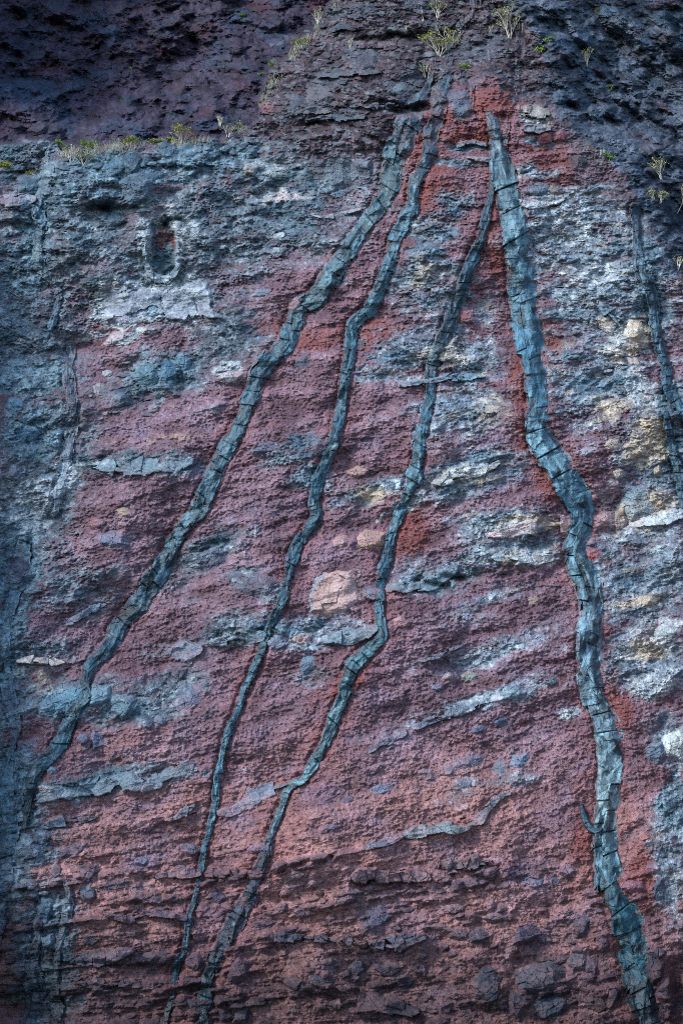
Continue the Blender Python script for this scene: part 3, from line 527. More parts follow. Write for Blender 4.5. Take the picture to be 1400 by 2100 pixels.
C = (C*0.78+0.22*C.mean(-1, keepdims=True))*np.array([.97, .93, .95])
C = mix(C, alb(104,54,48), 0.60*m_rust); C = mix(C, alb(106,50,42), 0.55*np.clip(halo, 0, 1)*ss(-1.4, .6, n_mid+n_sm*.5)*(1-0.6*m_grey))
G = mix(alb(66,80,96), alb(126,140,156), ss(-1.2, 1.3, n_sm*0.45+n_mid*0.5+0.5*n_fine))
G = mix(G, alb(164,174,186), 0.55*ss(0.78, 0.86, tone3)*ss(-0.6, 0.8, n_mid+n_w1)); G = mix(G, alb(44,54,68), 0.5*ss(0.22, 0.14, tone3))
G = mix(G, alb(98,88,104), 0.6*ss(0.2, 1.0, fbm(S/1.0, T/0.8, 4, 131)))
G = mix(G, alb(50,84,104), 0.6*ss(0.62, 0.8, tone1)*ss(0.0, 0.8, n_w1+0.6))
G = mix(G, alb(148,138,126), 0.55*ss(0.2, 1.2, fbm(S/1.4, TD/0.6, 4, 135))*ss(700, 1000, GX)); G = mix(G, alb(108,88,100), 0.5*ss(0.1, 1.1, fbm(S/1.2, TD/0.7, 4, 137)))
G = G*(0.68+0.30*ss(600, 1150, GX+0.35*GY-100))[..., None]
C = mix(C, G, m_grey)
B = mix(alb(42,60,76), alb(98,122,138), ss(-1.0, 1.2, n_sm*0.5+n_mid*0.5+0.4*n_fine)); B = mix(B, alb(112,134,150), 0.5*ss(.75, .9, lt2)); B = mix(B, alb(52,50,66), 0.6*ss(0.2, 1.0, fbm(S/1.2, T/1.0, 4, 139)))
C = mix(C, B, 0.85*m_blue)
C = mix(C, alb(172,152,130), 0.6*ss(0.30, 0.85, g_och+0.2*n_mid+0.15*n_sm-0.1))
P = mix(alb(116,128,142), alb(158,164,172), ss(-0.6, 1.0, n_sm+0.5*n_fine))
P = mix(P, alb(172,140,138), 0.6*ss(0.3, 1.0, n_w1+0.5*n_mid))
C = mix(C, P, 0.78*m_pale)
RD = mix(alb(36,32,40), alb(80,70,80), ss(-1.0, 1.2, n_mid*0.5+n_sm*0.4+0.4*n_fine))
RD = mix(RD, alb(92,104,114), 0.6*ss(0.75, 0.92, tone3)); RD = mix(RD, alb(66,76,90), 0.6*ss(0.6, 0.8, tone1))
nich = ss(-5, 5, niche); C = mix(C, mix(alb(84,50,50), alb(52,74,88), np.maximum(ss(-.4, .6, n_sm+n_mid), ss(500, 525, GY))), 0.85*nich)
C = mix(C, RD, 0.92*m_rid*(1-0.7*m_rust))
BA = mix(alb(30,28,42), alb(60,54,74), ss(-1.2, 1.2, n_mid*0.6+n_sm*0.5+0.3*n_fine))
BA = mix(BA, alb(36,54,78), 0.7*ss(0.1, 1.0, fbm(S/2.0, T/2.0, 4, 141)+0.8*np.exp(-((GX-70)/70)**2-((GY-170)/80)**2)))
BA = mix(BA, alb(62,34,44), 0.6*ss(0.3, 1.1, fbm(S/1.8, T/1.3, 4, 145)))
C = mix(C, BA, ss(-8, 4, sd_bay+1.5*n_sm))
C = mix(C, RD, 0.75*ss(-85, -5, sd_gul+25*n_w1)*ss(190, 260, GY)*(1-ss(420, 560, GY)))
GU = mix(alb(34,42,56), alb(84,94,112), ss(-1.1, 1.2, n_mid*0.6+n_sm*0.4+0.4*n_fine))
GU = mix(GU, alb(40,62,84), 0.6*ss(0.2, 1.0, fbm((S*0.85+T*0.52)/0.8, (T*0.85-S*0.52)/1.8, 4, 151)))
GU = mix(GU, alb(60,40,54), 0.6*ss(0.3, 1.1, fbm(S/1.6, T/1.6, 4, 155)))
C = mix(C, GU, ss(-4, 5, sd_gul+5*n_sm+5*n_mid))
LB = mix(alb(42,42,56), alb(84,70,84), ss(-1, 1, n_sm+0.4*n_fine))
C = mix(C, LB, 0.85*bed*ss(0.15, 0.5, knob))
foot_shade = ss(1800, 2080, GY+45*n_w1-60*ss(300, 0, GX)*-1)                                              # edge shade painted into the colour toward the foot, over darker rock
foot_dim = (1-0.60*foot_shade)[..., None]; C = C*foot_dim
C *= np.clip(1 + 0.16*n_fine + 0.10*n_sm + 0.22*(hsh(np.floor(S/0.045).astype(np.int64), np.floor(T/0.04).astype(np.int64), 7)-0.5), 0.4, 1.8)[..., None]
C *= (1 + rocky*(0.34*(lt1-0.5)*ss(-.5, .5, n_w1) + 0.40*(lt2-0.5)+0.35*(lt3-0.5)))[..., None]
C = np.clip(C, 0.004, 0.8)
print('cliff done')

# ------------------------------------------------------------------ materials and mesh makers
def rock_mat(name, rough, bump, spec=0.3, var=0.35, scale=9.0):
    m = bpy.data.materials.new(name); m.use_nodes = True; t = m.node_tree; b = t.nodes['Principled BSDF']
    a = t.nodes.new('ShaderNodeAttribute'); a.attribute_name = 'rock'
    tc = t.nodes.new('ShaderNodeTexCoord')
    n1 = t.nodes.new('ShaderNodeTexNoise'); n1.inputs['Scale'].default_value = scale; n1.inputs['Detail'].default_value = 7; n1.inputs['Roughness'].default_value = 0.7
    mr = t.nodes.new('ShaderNodeMapRange'); mr.inputs['From Min'].default_value = 0.3; mr.inputs['From Max'].default_value = 0.7
    mr.inputs['To Min'].default_value = 1-var; mr.inputs['To Max'].default_value = 1+var
    mx = t.nodes.new('ShaderNodeMix'); mx.data_type = 'RGBA'; mx.blend_type = 'MULTIPLY'; mx.inputs[0].default_value = 1.0
    bp = t.nodes.new('ShaderNodeBump'); bp.inputs['Strength'].default_value = bump; bp.inputs['Distance'].default_value = 0.06
    n2 = t.nodes.new('ShaderNodeTexNoise'); n2.inputs['Scale'].default_value = scale*1.6; n2.inputs['Detail'].default_value = 6
    L = t.links
    L.new(tc.outputs['Object'], n1.inputs['Vector']); L.new(tc.outputs['Object'], n2.inputs['Vector'])
    L.new(n1.outputs[0], mr.inputs['Value']); L.new(a.outputs['Color'], mx.inputs[6]); L.new(mr.outputs[0], mx.inputs[7])
    L.new(mx.outputs[2], b.inputs['Base Color']); L.new(n2.outputs[0], bp.inputs['Height']); L.new(bp.outputs[0], b.inputs['Normal'])
    b.inputs['Roughness'].default_value = rough; b.inputs['Specular IOR Level'].default_value = spec
    return m
M_CLIFF = rock_mat('cliff_rock', 0.9, 1.0, 0.2, 0.5, 15.0)
M_DIKE = rock_mat('dike_basalt', 0.55, 0.6, 0.45, 0.32, 12.0)
M_ROCK = rock_mat('lava_rock', 0.8, 0.8, 0.25, 0.42, 14.0)
def flat_mat(name, c, rough=0.8, var=0.3):
    m = bpy.data.materials.new(name); m.use_nodes = True; t = m.node_tree; b = t.nodes['Principled BSDF']
    n1 = t.nodes.new('ShaderNodeTexNoise'); n1.inputs['Scale'].default_value = 4.0
    r = t.nodes.new('ShaderNodeValToRGB'); r.color_ramp.elements[0].position = 0.35; r.color_ramp.elements[1].position = 0.65
    r.color_ramp.elements[0].color = (*[v*(1-var) for v in c], 1); r.color_ramp.elements[1].color = (*[v*(1+var) for v in c], 1)
    t.links.new(n1.outputs[0], r.inputs[0]); t.links.new(r.outputs[0], b.inputs['Base Color']); b.inputs['Roughness'].default_value = rough
    return m
def raw_mesh(name, V, F, mat, colr=None, parent=None):
    """V (n,3), F (m,4) or (m,3) arrays -> one mesh object"""
    me = bpy.data.meshes.new(name); n = len(V); k = F.shape[1]
    me.vertices.add(n); me.vertices.foreach_set('co', np.ascontiguousarray(V, np.float32).ravel())
    me.loops.add(F.size); me.loops.foreach_set('vertex_index', np.ascontiguousarray(F, np.int32).ravel())
    me.polygons.add(len(F)); me.polygons.foreach_set('loop_start', np.arange(0, F.size, k, dtype=np.int32))
    me.update(calc_edges=True)
    if colr is not None:
        at_ = me.color_attributes.new('rock', 'FLOAT_COLOR', 'POINT')
        at_.data.foreach_set('color', np.hstack([colr, np.ones((n, 1))]).astype(np.float32).ravel())
    me.materials.append(mat); me.shade_flat()
    o = bpy.data.objects.new(name, me); col.objects.link(o); o.parent = parent
    return o
def grid_mesh(name, keep, X, Y, Hh, Cc, mat, origin=None):
    """cells of a pixel window whose corners are all kept, as one mesh standing on the cliff"""
    q = keep[:-1, :-1] & keep[1:, :-1] & keep[:-1, 1:] & keep[1:, 1:]
    idx = np.full(X.shape, -1, np.int64); used = np.zeros(X.shape, bool)
    used[:-1, :-1] |= q; used[1:, :-1] |= q; used[:-1, 1:] |= q; used[1:, 1:] |= q
    idx[used] = np.arange(used.sum())
    F = np.stack([idx[:-1, :-1][q], idx[1:, :-1][q], idx[1:, 1:][q], idx[:-1, 1:][q]], -1)
    if not len(F): return None
    V = at(X[used], Y[used], Hh[used])
    o0 = V.mean(0) if origin is None else origin
    o = raw_mesh(name, V-o0, F, mat, Cc[used]); o.location = o0
    return o
def tag(o, label, cat, group=None):
    o['label'] = label; o['category'] = cat; o['kind'] = 'thing'
    if group: o['group'] = group

# ------------------------------------------------------------------ the setting
zone = np.where(m_bay > 0.5, 1, np.where(m_gul > 0.5, 2, 0))
zq = zone[:-1, :-1]
for k, nm in enumerate(('cliff', 'cliff_bay', 'cliff_gully')):
    keep = np.zeros(GX.shape, bool); q = zq == k
    keep[:-1, :-1] |= q; keep[1:, :-1] |= q; keep[:-1, 1:] |= q; keep[1:, 1:] |= q
    o = grid_mesh(nm, keep, GX, GY, H, C, M_CLIFF, origin=np.array([0, 53.0, 0.0])); o['kind'] = 'structure'
sea = flat_mat('sea_water', (0.02, 0.045, 0.06), 0.12, 0.2)
V = np.array([(-400, -300, 0), (400, -300, 0), (400, 60, 0), (-400, 60, 0)], float)
raw_mesh('water', V, np.array([[0, 1, 2, 3]]), sea)['kind'] = 'structure'

# ------------------------------------------------------------------ dikes
SH = 0.0
for di, d in enumerate(DIKES):
    f = d['f']; v = f['win']; hw = f['H']; Sx, Tx = S[v], T[v]
    wob = fbm(Sx/0.5, Tx/0.4, 3, 200+di)*(0.9+0.09*hw) + fbm(Sx/1.4, Tx/1.4, 2, 230+di)*0.14*hw
    la = f['L']; dd = f['D'] + wob
    u = np.abs(dd)/hw; dd = f['S']+0.5*wob
    fade = (0.0 if di in (0, 1, 2, 3, 5, 6) else 0.5) + 0.45*ss(370, 190, GY[v])
    aw = np.maximum(hw, 7.0)
    # blocks broken by cross joints, then smaller chips
    md = np.median(hw[f['A'] < 900]); sk = la+0.45*dd*np.sin(la/(md*5)+di)
    c1, g1, t1 = facet(sk/(md*1.7+6)+.1*n_e1[v], dd/(aw*1.3)+0.3*np.sin(la*0.021)+.1*n_e2[v], 300+di, 1.5)
    c2, g2, t2 = facet((la-0.3*dd)/(md*0.8+6), dd/(aw*0.55)+0.2*np.sin(la*0.05), 340+di, 1.5)
    jl = md*1.9+6; jq = la/jl + 0.16*dd/aw*np.sin(la/(md*9)+di) + 0.35*perlin(la/(jl*2.3), la*0+di*7.3, 900+di)
    half = (dd > aw*0.35*np.sin(la/(md*4)+di)) & (hsh(np.floor(la/(jl*3.1)).astype(np.int64), np.zeros(la.shape, np.int64)+di, 910) > (0.25 if di == 3 else 0.6))
    jq = jq + 0.45*half; blk = np.floor(jq); fr = jq-blk; hb = hsh(blk.astype(np.int64), half.astype(np.int64), 920+di)
    gp = np.minimum(fr, 1-fr)*jl; jn = (1-ss(0.3, 2.2, gp))*ss(.35, .8, hsh(np.round(jq).astype(np.int64), half.astype(np.int64), 930+di))
    c3, g3, t3 = facet(la/9.0, dd/6.0, 380+di, 1.5)
    p1, k1 = lowpoly(sk/(md*1.7+9), dd/(aw*0.8)+.2*np.sin(la/(md*3)), 700+di); p2, k2 = lowpoly((la-.5*dd)/(md*0.55+5), dd/(aw*0.42), 740+di); p3, k3 = lowpoly(la/8.0, dd/6.0, 780+di)
    edge = (1.0 + 0.26*(hb-0.5) + 0.3*(t1-0.5) + 0.12*(k1-0.5))*(1-fade*0.9*ss(0.5, -0.9, fbm(Sx/0.9, Tx/0.9, 3, 820+di)))
    prof = ss(1.16, 0.9, u/edge)
    hm = hw/52.0
    Hd = HS[v] + (d['r']*0.34*(1-0.6*fade)+0.03)*(prof*1.45-0.45) + fade*prof*0.7*(H[v]-HS[v]) + prof*(0.05+hm)*(0.20*(hb-.5) + 0.10*c1 + 0.42*p1 + 0.20*p2) + prof*0.05*p3 + 0.006*n_fine[v] - prof*hm*(0.55 if di == 3 else 0.3)*ss(0.15, 1.0, -dd/hw)
    Hd -= prof*(0.04+0.10*hm)*jn
    ys = [a for a, _ in d['t']]; tc = np.array([alb(*c) for _, c in d['t']])
    base = np.stack([np.interp(GY[v], ys, tc[:, k]) for k in range(3)], -1)
    Cd = base*np.array([0.98, 1.0, 1.05])*(0.78 if di == 3 else 0.58)*(0.0+0.55*hb+0.45*t1+0.50*k1+0.40*k2+0.34*(k3-0.5)+0.12*n_sm[v]+0.10*n_fine[v])[..., None]
    Cd = mix(Cd, np.minimum(base*2.0, .5), 0.5*ss(0.6, 1.4, fbm(la/60.0, dd/8.0, 4, 460+di)))
    Cd = mix(Cd, alb(150,170,184), 0.35*ss(0.55, 1.2, fbm(Sx/0.5, Tx/0.9, 4, 420+di)))
    hi = np.minimum(base*np.array([1.9, 1.75, 1.65]), .5)  # bright faces: sky highlight painted into the dike colour
    Cd = mix(Cd, hi, 0.5*ss(.76, .84, k2)*ss(-.8, .6, n_e1[v])); Cd = mix(Cd, alb(20,34,44), 0.55*ss(.26, .18, k1)); Cd = mix(Cd, alb(22,36,46), 0.5*ss(.2, .12, k2))
    Cd = mix(Cd, alb(18,26,34), 0.7*jn)
    Cd = mix(Cd, C[v], 0.6*ss(0.9, 1.15, u/edge)); Cd *= foot_dim[v]; Cd = mix(Cd, C[v], np.clip(fade*(0.75+0.5*n_mid[v]+0.4*n_sm[v]), 0, .85))
    keep = (u/edge < 1.3)
    o = grid_mesh('basalt_dike', keep, GX[v], GY[v], Hd, np.clip(Cd, 0.004, .8), M_DIKE)
    tag(o, d['label'], 'dike', 'dikes cutting the cliff')
    if di == 3: main_dike = o
# the hooked spur on the left of the widest dike is a part of it
f = line_field([(1191,1652,8),(1196,1672,13),(1205,1694,15),(1220,1704,14),(1232,1700,8)]); v = f['win']
u = np.abs(f['D'])/f['H']; c2, g2, t2 = facet(f['L']/8, f['D']/6, 77, 1.6)
Hd = HS[v]+0.3*(ss(1.3, 0.6, u)*1.4-0.4)+0.05*c2
o = grid_mesh('spur', (u < 1.4), GX[v], GY[v], Hd, alb(34,56,70)*(0.6+0.8*t2)[..., None], M_DIKE)
o.location = Vector(o.location)-Vector(main_dike.location); o.parent = main_dike
print('dikes done')

# ------------------------------------------------------------------ ledges, veins and rows of lava blocks
for li, (pts, tone, rz, label) in enumerate(LEDGES):
    f = line_field(pts, 24); v = f['win']; hw = f['H']; Sx, Tx = S[v], T[v]
    dd = f['D'] + fbm(Sx/0.45, Tx/0.45, 2, 500+li)*1.4 + fbm(Sx/0.9, Tx/0.9, 2, 560+li)*0.32*hw
    u = np.abs(dd)/hw; ds = f['S']; md = np.median(hw[f['A'] < 900]); rows = ('row' in label or 'block' in label)
    c1, g1, t1 = facet(f['L']/(md*(1.5 if rows else 2.6)+7), ds/(md*4.5)+0.13*li, 600+li, 0.9)
    p1, t2 = lowpoly(f['L']/(md*1.1+7), ds/(md*0.8+3), 660+li); p2, t3 = lowpoly(Sx/0.2, Tx/0.18, 690+li)
    edge = np.maximum(0.8 if 'flat' in label or 'slab' in label else 0.3, 1.0+0.8*(t1-0.5)+0.3*(t2-0.5)-0.6*(t1 < 0.14))
    end = ss(0, 10, f['L'])*0.5+0.5
    prof = ss(1.2, 0.75, u/edge)
    Hd = HS[v] + (0.95 if rows else 0.75)*rz*(prof*1.4-0.4)*end + prof*rz*(0.45*c1+0.45*p1) + prof*0.05*p2 + 0.02*n_sm[v] + 0.014*n_fine[v] - (0.14 if rows else 0.06)*rz*prof*(1-ss(0.0, 0.10, g1))
    Cd = alb(*tone)*(0.66+0.36*t1+0.2*t2+0.2*(t3-.5)+0.10*n_sm[v]+0.14*n_fine[v])[..., None]*1.08
    Cd = Cd*foot_dim[v]; Cd = mix(Cd, C[v], np.clip((0.45 if 'niche' in label else 0.55 if 'seam' in label else 0.42)+0.3*n_mid[v]+0.25*n_sm[v], 0, 0.85)); Cd = mix(Cd, C[v], 0.75*ss(0.7, 1.1, u/edge))
    kind = 'outcrop' if 'outcrop' in label else 'vein' if ('vein' in label or 'streak' in label) else ('seam' if 'seam' in label else 'lava_ledge')
    o = grid_mesh(kind, u/edge < 1.35, GX[v], GY[v], Hd, np.clip(Cd, .004, .8), M_ROCK)
    tag(o, label, {'outcrop': 'rock outcrop', 'vein': 'rock vein', 'seam': 'rock seam', 'lava_ledge': 'rock ledge'}[kind], 'ledges and seams in the cliff')

# ------------------------------------------------------------------ boulders and blocks set in the cliff
def rock(cx, cy, rx, ry, ang, tone, seed, name='lava_block', raise_k=0.62, blend=0.12):
    y_ = cy; rnd = random.Random(seed); R_ = max(rx, ry)*1.5+4
    v = (slice(iy_of(cy-R_), iy_of(cy+R_)+1), slice(ix_of(cx-R_), ix_of(cx+R_)+1))
    X, Y = GX[v], GY[v]; a = R(ang)
    wx = X-cx+2.0*n_e1[v]*min(1, rx/14)+0.6*n_fine[v]; wy = Y-cy+2.0*n_e2[v]*min(1, ry/14)
    p = (wx*math.cos(a)+wy*math.sin(a))/rx; q = (-wx*math.sin(a)+wy*math.cos(a))/ry
    k = rnd.choice((5, 6, 7, 8)); f = np.full(X.shape, 9.0); ph = rnd.random()*6.28; cell = np.zeros(X.shape)
    for i in range(k):
        th = ph+6.283*(i+rnd.uniform(-.3, .3))/k
        g = (rnd.uniform(.85, 1.08)-(p*math.cos(th)+q*math.sin(th)))*rnd.uniform(.9, 2.6)
        cell = np.where(g < f, i+1, cell); f = np.minimum(f, g)
    for i in range(rnd.choice((1, 2, 2, 3))):
        th = rnd.random()*6.28; g = rnd.uniform(.62, .95)+rnd.uniform(.1, .5)*(p*math.cos(th)+q*math.sin(th))
        cell = np.where(g < f, 20+i, cell); f = np.minimum(f, g)
    z = raise_k*min(rx, ry)/52.0*1.15+0.06
    cc, gg, tt = facet(S[v]/0.34, T[v]/0.3, seed % 900+7, 1.5)
    Hd = HS[v]+z*np.maximum(f, -0.6) + z*0.10*cc + 0.02*n_sm[v] + 0.014*n_fine[v] - 0.04*(1-ss(0, 0.07, gg))*ss(10, 24, rx)
    tv = hsh(cell.astype(np.int64), np.zeros_like(cell, np.int64), seed)
    Cd = alb(*tone)*(0.86+0.2*(tv-0.5)+0.2*(tt-0.5)+0.14*n_sm[v]+0.14*n_fine[v]+0.12*n_mid[v])[..., None]*1.06
    Cd = Cd*np.array([.93, 1, 1.07])*foot_dim[v]; Cd = mix(Cd, C[v], np.clip(blend+(0.36 if tone[0] > 145 and y_ < 1700 else 0.22)+0.24*n_sm[v]+0.2*n_mid[v], 0, .8)); Cd = mix(Cd, C[v], 0.6*ss(0.22, -0.05, f))
    return grid_mesh(name, f > -0.5, X, Y, Hd, np.clip(Cd, .004, .8), M_ROCK)
for i, (x, y, rx, ry, an, tone, label) in enumerate(ROCKS):
    cat = next((c for c in ('boulder', 'slab', 'plate', 'lens', 'stone', 'block', 'lump', 'chip') if c in label.split(' ')[0:4] or c in label), 'rock')
    o = rock(x, y, rx, ry, an, tone, 1000+i*7, name={'stone': 'embedded_stone', 'block': 'lava_block', 'lump': 'lava_lump', 'lens': 'rock_lens', 'slab': 'rock_slab', 'plate': 'rock_plate', 'chip': 'rock_chip'}.get(cat, cat), raise_k=0.18 if cat == 'plate' else 0.42 if y < 1700 else 0.66)
    tag(o, label, cat, 'single rocks set in the cliff')
# the smooth pink slab with its blue-grey rim
sdp = poly_sd(SLAB, GX+3*n_e1, GY+3*n_e2)
v = (slice(iy_of(1140), iy_of(1290)), slice(ix_of(600), ix_of(770))); e = sdp[v]
c1, g1, t1 = facet(S[v]/0.8, T[v]/0.5, 901, .7)
Hd = HS[v]+0.13*(ss(-6, 7, e)*1.4-0.4)+0.10*c1*ss(0, 8, e)+0.012*n_sm[v]+0.008*n_fine[v]
Cd = mix(alb(138,110,112), alb(168,146,150), ss(-.8, .9, n_mid[v]*0.6+n_sm[v]*0.5)); Cd = mix(Cd, alb(150,126,112), 0.4*ss(0, 1, n_w1[v]))
rim = ss(11, 5, e)*ss(700, 660, GX[v]*0.7+GY[v]*0.35-200+0*e)
Cd = mix(Cd, alb(96,112,128), 0.8*np.clip(ss(9, 4, e+3*n_sm[v])*ss(672, 655, GX[v]+8*n_e1[v]-0.25*(1200-GY[v])), 0, 1))
o = grid_mesh('rock_slab', e > -9, GX[v], GY[v], Hd, Cd, M_ROCK)
tag(o, 'large smooth pink slab with blue-grey rim between the two thin dikes', 'slab', 'single rocks set in the cliff')

# small loose-looking lumps: no two of a bed can be told apart
rnd = random.Random(5)
def scatter(n, pick, size, tones, name, label, cat, group, avoid=16):
    pts = []; tries = 0
    while len(pts) < n and tries < 20000:
        tries += 1; x, y = pick()
        j, i = iy_of(y), ix_of(x)
        if trench[j, i] > 0.01 or any(abs(x-a)+abs(y-b) < avoid for a, b in pts): continue
        if any(abs(x-r[0]) < r[2] and abs(y-r[1]) < r[3] for r in ROCKS): continue
        pts.append((x, y)); s = rnd.uniform(*size)
        o = rock(x, y, s*rnd.uniform(1.0, 1.7), s*rnd.uniform(.6, 1.0), rnd.uniform(-30, 20), rnd.choice(tones), rnd.randrange(10**6), name, 0.75, 0.35)
        if o: tag(o, label, cat, group)
def low_pick():
    row = rnd.choice([1815, 1830, 1858, 1880, 1905, 1950, 1975, 1998, 2030, 2055, 2080]); x = rnd.uniform(20, 1390)
    return x, row-(x-700)*0.03+rnd.gauss(0, 7)
scatter(130, low_pick, (5, 11), [(66,58,72),(84,70,80),(56,58,76),(96,78,88),(48,54,72)], 'lava_lump', 'small dark lava lump among others in the lowest red cinder beds', 'lump', 'small lumps in the lowest beds')
def rid_pick():
    while True:
        x, y = rnd.uniform(540, 1080), rnd.uniform(5, 300)
        if m_rid[iy_of(y), ix_of(x)] > .6: return x, y
scatter(70, rid_pick, (3, 8), [(92,100,108),(70,76,86),(58,58,68),(78,72,80)], 'ridge_stone', 'small grey stone scattered on the dark ridge slope', 'stone', 'small stones on the ridge', 12)
def rub_pick():
    x, y = rnd.choice([(rnd.uniform(400, 780), rnd.uniform(300, 420)), (rnd.uniform(20, 380), rnd.uniform(700, 860)), (rnd.uniform(1120, 1390), rnd.uniform(420, 900))]); return x, y
scatter(70, rub_pick, (3.5, 8), [(120,128,138),(92,104,118),(138,136,142),(70,84,98),(74,92,106)], 'rubble_stone', 'small pale stone in the grey rubble of the upper cliff', 'stone', 'small stones in the grey rubble', 14)
def bay_pick():
    while True:
        x, y = rnd.uniform(5, 700), rnd.uniform(5, 285)
        if sd_bay[iy_of(y), ix_of(x)] > 18: return x, y
scatter(46, bay_pick, (8, 20), [(42,40,56),(50,44,60),(36,48,66),(58,44,54),(46,58,74)], 'bay_rock', 'dark rock jutting from the shadowed bay wall at the upper left', 'rock', 'dark rocks of the shadowed bay', 30)
def gul_pick():
    while True:
        x, y = rnd.uniform(1020, 1395), rnd.uniform(5, 460)
        if sd_gul[iy_of(y), ix_of(x)] > 22: return x, y
scatter(50, gul_pick, (7, 18), [(50,58,74),(58,68,86),(44,60,78),(62,54,66),(76,86,102)], 'gully_rock', 'dark blue-grey rock jutting from the gully wall at the upper right', 'rock', 'dark rocks of the gully', 28)
def crest_pick():
    x = rnd.uniform(10, 520); return x, np.interp(x, [0, 120, 300, 470, 520], [318, 318, 312, 300, 285])+rnd.uniform(0, 26)
scatter(26, crest_pick, (6, 13), [(66,84,100),(56,74,92),(84,96,108),(60,66,78)], 'crest_rock', 'small blue-grey rock in the row of rocks along the left crest', 'rock', 'rocks along the crest', 20)
print('rocks done')

# ------------------------------------------------------------------ plants
M_TWIG = flat_mat('dry_twig', (0.38, 0.37, 0.31), 0.8, 0.25); M_DRYLEAF = flat_mat('dry_leaf', (0.26, 0.27, 0.13), 0.7, 0.4)
M_GREEN = flat_mat('green_leaf', (0.20, 0.30, 0.045), 0.6, 0.4); M_YEL = flat_mat('yellow_leaf', (0.30, 0.30, 0.06), 0.6, 0.4)
M_GRASS = flat_mat('dry_grass', (0.30, 0.31, 0.22), 0.8, 0.35)
def prism(V, F, a, b, r0, r1):
    d = (b-a).normalized(); s = d.orthogonal().normalized(); t = d.cross(s); n = len(V)
    for p, r in ((a, r0), (b, r1)):
        for k in range(3):
            c = k*2.0944; V.append(p+(s*math.cos(c)+t*math.sin(c))*r)
    for k in range(3): F.append((n+k, n+(k+1) % 3, n+3+(k+1) % 3, n+3+k))
def leaf(V, F, c, s, rn):
    d = Vector((rn.gauss(0, 1), rn.gauss(0, 1), rn.gauss(0, 1))).normalized(); e = d.orthogonal().normalized(); n = len(V)
    V += [c-d*s, c+e*s*.45, c+d*s, c-e*s*.45]; F.append((n, n+1, n+2, n+3))
def mk(name, V, F, m, parent): return raw_mesh(name, np.array([tuple(p) for p in V]), np.array(F), m, None, parent)
def ground(px, py):
    j, i = iy_of(py), ix_of(px); return Vector(at(np.array(px), np.array(py), np.array(H[j, i]-0.05)))
def root_at(name, px, py, label, cat, group):
    o = bpy.data.objects.new(name, None); col.objects.link(o); o.location = ground(px, py); tag(o, label, cat, group); return o
def dry_bush(px, py, hpx, spread, leafy, label, seed, lm=None):
    rn = random.Random(seed); hm = hpx*1.12/46.0; o = root_at('dry_shrub', px, py, label, 'dry shrub', 'dry shrubs on the cliff')
    V, F, LV, LF = [], [], [], []
    def grow(a, d, ln, r, lev):
        b = a+d*ln; prism(V, F, a, b, r, r*0.65)
        if lev == 0:
            for _ in range(leafy):
                leaf(LV, LF, b+Vector((rn.gauss(0, .05), rn.gauss(0, .05), rn.gauss(0, .05)))*hm, 0.035+0.02*hm, rn)
            return
        for _ in range(rn.choice((2, 3, 3))):
            nd = (d+Vector((rn.gauss(0, .38), rn.gauss(0, .38), rn.gauss(.12, .22)))*spread**.5).normalized()
            grow(b, nd, ln*rn.uniform(.55, .85), r*.65, lev-1)
    for _ in range(rn.choice((3, 5, 7))):
        d = Vector((rn.gauss(0, .42*spread), rn.gauss(-.15, .25*spread), 1)).normalized()
        grow(Vector((rn.uniform(-.05, .05), 0, -.05)), d, hm*rn.uniform(.28, .4), 0.012+0.011*hm, 3)
    mk('stem', V, F, M_TWIG, o)
    if LV: mk('foliage', LV, LF, lm or M_DRYLEAF, o)
def green_bush(px, py, wpx, hpx, label, seed, m=M_GREEN):
    rn = random.Random(seed); wm, hm = wpx/46.0, hpx/46.0; o = root_at('green_shrub', px, py, label, 'green shrub', 'green shrubs on the cliff')
    V, F, LV, LF = [], [], [], []
    for _ in range(9):
        c = Vector((rn.uniform(-.45, .45)*wm, rn.uniform(-.3, .2)*wm, rn.uniform(.35, .9)*hm)); prism(V, F, Vector((0, .03, -.05)), c, .018, .01)
        for _ in range(int(16+50*wm)):
            p = c+Vector((rn.gauss(0, .11*wm), rn.gauss(0, .11*wm), rn.gauss(0, .14*hm))); leaf(LV, LF, p, rn.uniform(.03, .06), rn)
    mk('stem', V, F, M_TWIG, o); mk('foliage', LV, LF, m, o)
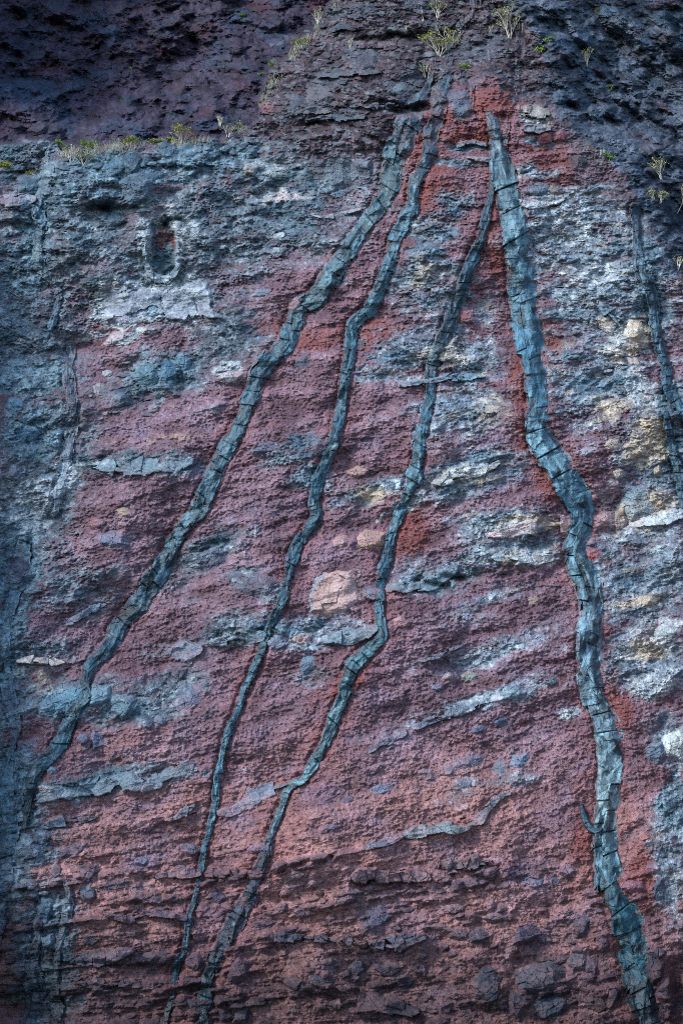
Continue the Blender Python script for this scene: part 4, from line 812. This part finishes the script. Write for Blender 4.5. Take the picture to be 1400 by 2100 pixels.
DRY = [(1045,79,64,.8,3,'tall pale bush, the larger of the twin bushes on the ridge top'),(1068,70,44,.7,3,'smaller pale bush right of the tall twin on the ridge top'),
 (900,116,54,.9,4,'wide pale bush with yellow leaves above the dike heads'),(922,96,44,.8,2,'bare pale bush right of the yellow-leaved bush'),(1202,142,48,.4,1,'slender drooping pale bush in the gully'),(1355,368,38,.9,4,'greenish dry bush at the right edge, the uppermost'),
 (1386,436,56,1.1,4,'broad dry bush at the right edge below the uppermost'),(1350,422,38,1.0,4,'dry bush left of the broad one at the right edge'),(874,166,40,.7,1,'dead twiggy bush left of the upper dike'),(868,44,30,.6,0,'small bare bush near the top edge of the ridge'),
 (897,38,34,.6,3,'small leafy dry bush near the top edge of the ridge'),(765,78,20,.7,0,'small bare twig bush on the ridge slope'),(832,68,16,.8,0,'tiny forked twig bush on the ridge slope'),(718,98,20,.6,0,'thin bare twig bush left on the ridge slope'),
 (748,80,14,.6,0,'tiniest bare twig bush on the ridge slope'),(1005,70,22,.4,1,'slim dry bush left of the twin bushes'),(1099,78,20,.6,0,'bare twig bush right of the twin bushes'),(148,336,46,.9,1,'pale tangled bush on the left crest'),
 (172,340,38,.9,2,'second pale bush on the left crest by the small blue boulder'),(112,342,16,.9,0,'low bare bush left of the pale tangled bush'),(372,296,40,.9,3,'spiky yellowish bush at the right end of the crest shrubs'),(468,282,30,1.1,1,'low pale bush at the right end of the crest'),(492,272,22,1.0,2,'small pale bush right of the low pale bush on the crest'),
 (452,264,30,.2,0,'lone upright dry stalk above the crest'),(605,104,26,.9,3,'dry bush on the ridge edge below the yellow shrub'),(652,48,34,.8,1,'pale bush high on the left ridge edge'),(240,298,18,1.0,1,'short grey bush in the middle of the crest'),(1390,555,28,.6,1,'small dry bush at the right edge below the broad one'),(1232,322,16,.4,0,'bare stalk beside the green shrub at the gully foot'),(810,6,22,.4,0,'bare twig bush at the very top of the ridge')]
for i, (x, y, hp, sp, lf, lb) in enumerate(DRY): dry_bush(x, y, hp, sp, lf, lb, 40+i, M_YEL if 'yellow' in lb else None)
GRN = [(125,303,20,14,'small bright green shrub at the left of the crest',0),(184,306,30,18,'round green shrub on the crest left of centre',0),(268,296,40,14,'wide yellow-green shrub on the crest',1),(318,296,34,10,'low yellow-green shrub right of the wide one on the crest',1),(350,294,28,10,'small yellow-green shrub under the spiky bush on the crest',1),
 (10,352,36,18,'yellow-green shrub at the left edge',1),(66,362,22,10,'faint yellow shrub right of the one at the left edge',1),(620,92,26,14,'yellow-green shrub on the ridge edge',1),(560,138,18,12,'green shrub on the lower ridge edge',0),(500,36,20,8,'small green shrub high in the dark bay',0),(268,144,9,7,'tiny green tuft in the dark bay',0),
 (949,147,26,14,'bright green shrub between the dike heads',0),(1107,112,20,18,'round green shrub at the gully edge',0),(1125,88,18,12,'green shrub just above the round one at the gully edge',0),(1247,332,22,16,'bright green shrub at the foot of the gully edge',0),(1320,114,18,14,'green shrub beside the blue gully block',0),(1321,137,16,9,'dim green shrub under the one by the blue gully block',0),(1250,186,18,12,'small green shrub in the middle of the gully',0),(1224,30,8,16,'narrow yellow-green tuft near the top right',1),(1354,124,10,8,'tiny green tuft far right in the gully',0),(534,160,14,10,'tiny green tuft below the ridge edge shrub',0)]
for i, (x, y, wp, hp, lb, k) in enumerate(GRN): green_bush(x, y, wp, hp, lb, 90+i, M_YEL if k else M_GREEN)
# dry grass along the crest and the ridge edge: nobody could count it
V, F = [], []; rn = random.Random(9)
for a, b in zip([(100,318),(215,300),(300,294),(400,290),(475,278),(520,262),(540,200),(575,128),(640,66)], [(215,300),(300,294),(400,290),(475,278),(520,262),(540,200),(575,128),(640,66),(690,0)]):
    for _ in range(int(math.hypot(b[0]-a[0], b[1]-a[1])*4.0)):
        t = rn.random(); x = a[0]+(b[0]-a[0])*t+rn.gauss(0, 5); y = a[1]+(b[1]-a[1])*t+4+abs(rn.gauss(0, 8))
        if sd_bay[iy_of(y), ix_of(x)] > -2 or n_e1[iy_of(y), ix_of(x)]+0.8*n_w1[iy_of(y), ix_of(x)] < 0.15: continue
        p = ground(x, y); d = Vector((rn.gauss(0, .5), rn.gauss(-.3, .3), 1)).normalized()
        prism(V, F, p, p+d*rn.uniform(.1, .42), .008, .003)
g = mk('dry_grass', V, F, M_GRASS, None); g['kind'] = 'stuff'; g['label'] = 'pale dry grass fringing the crest and ridge edge'; g['category'] = 'grass'
print('all done', len(bpy.data.objects))
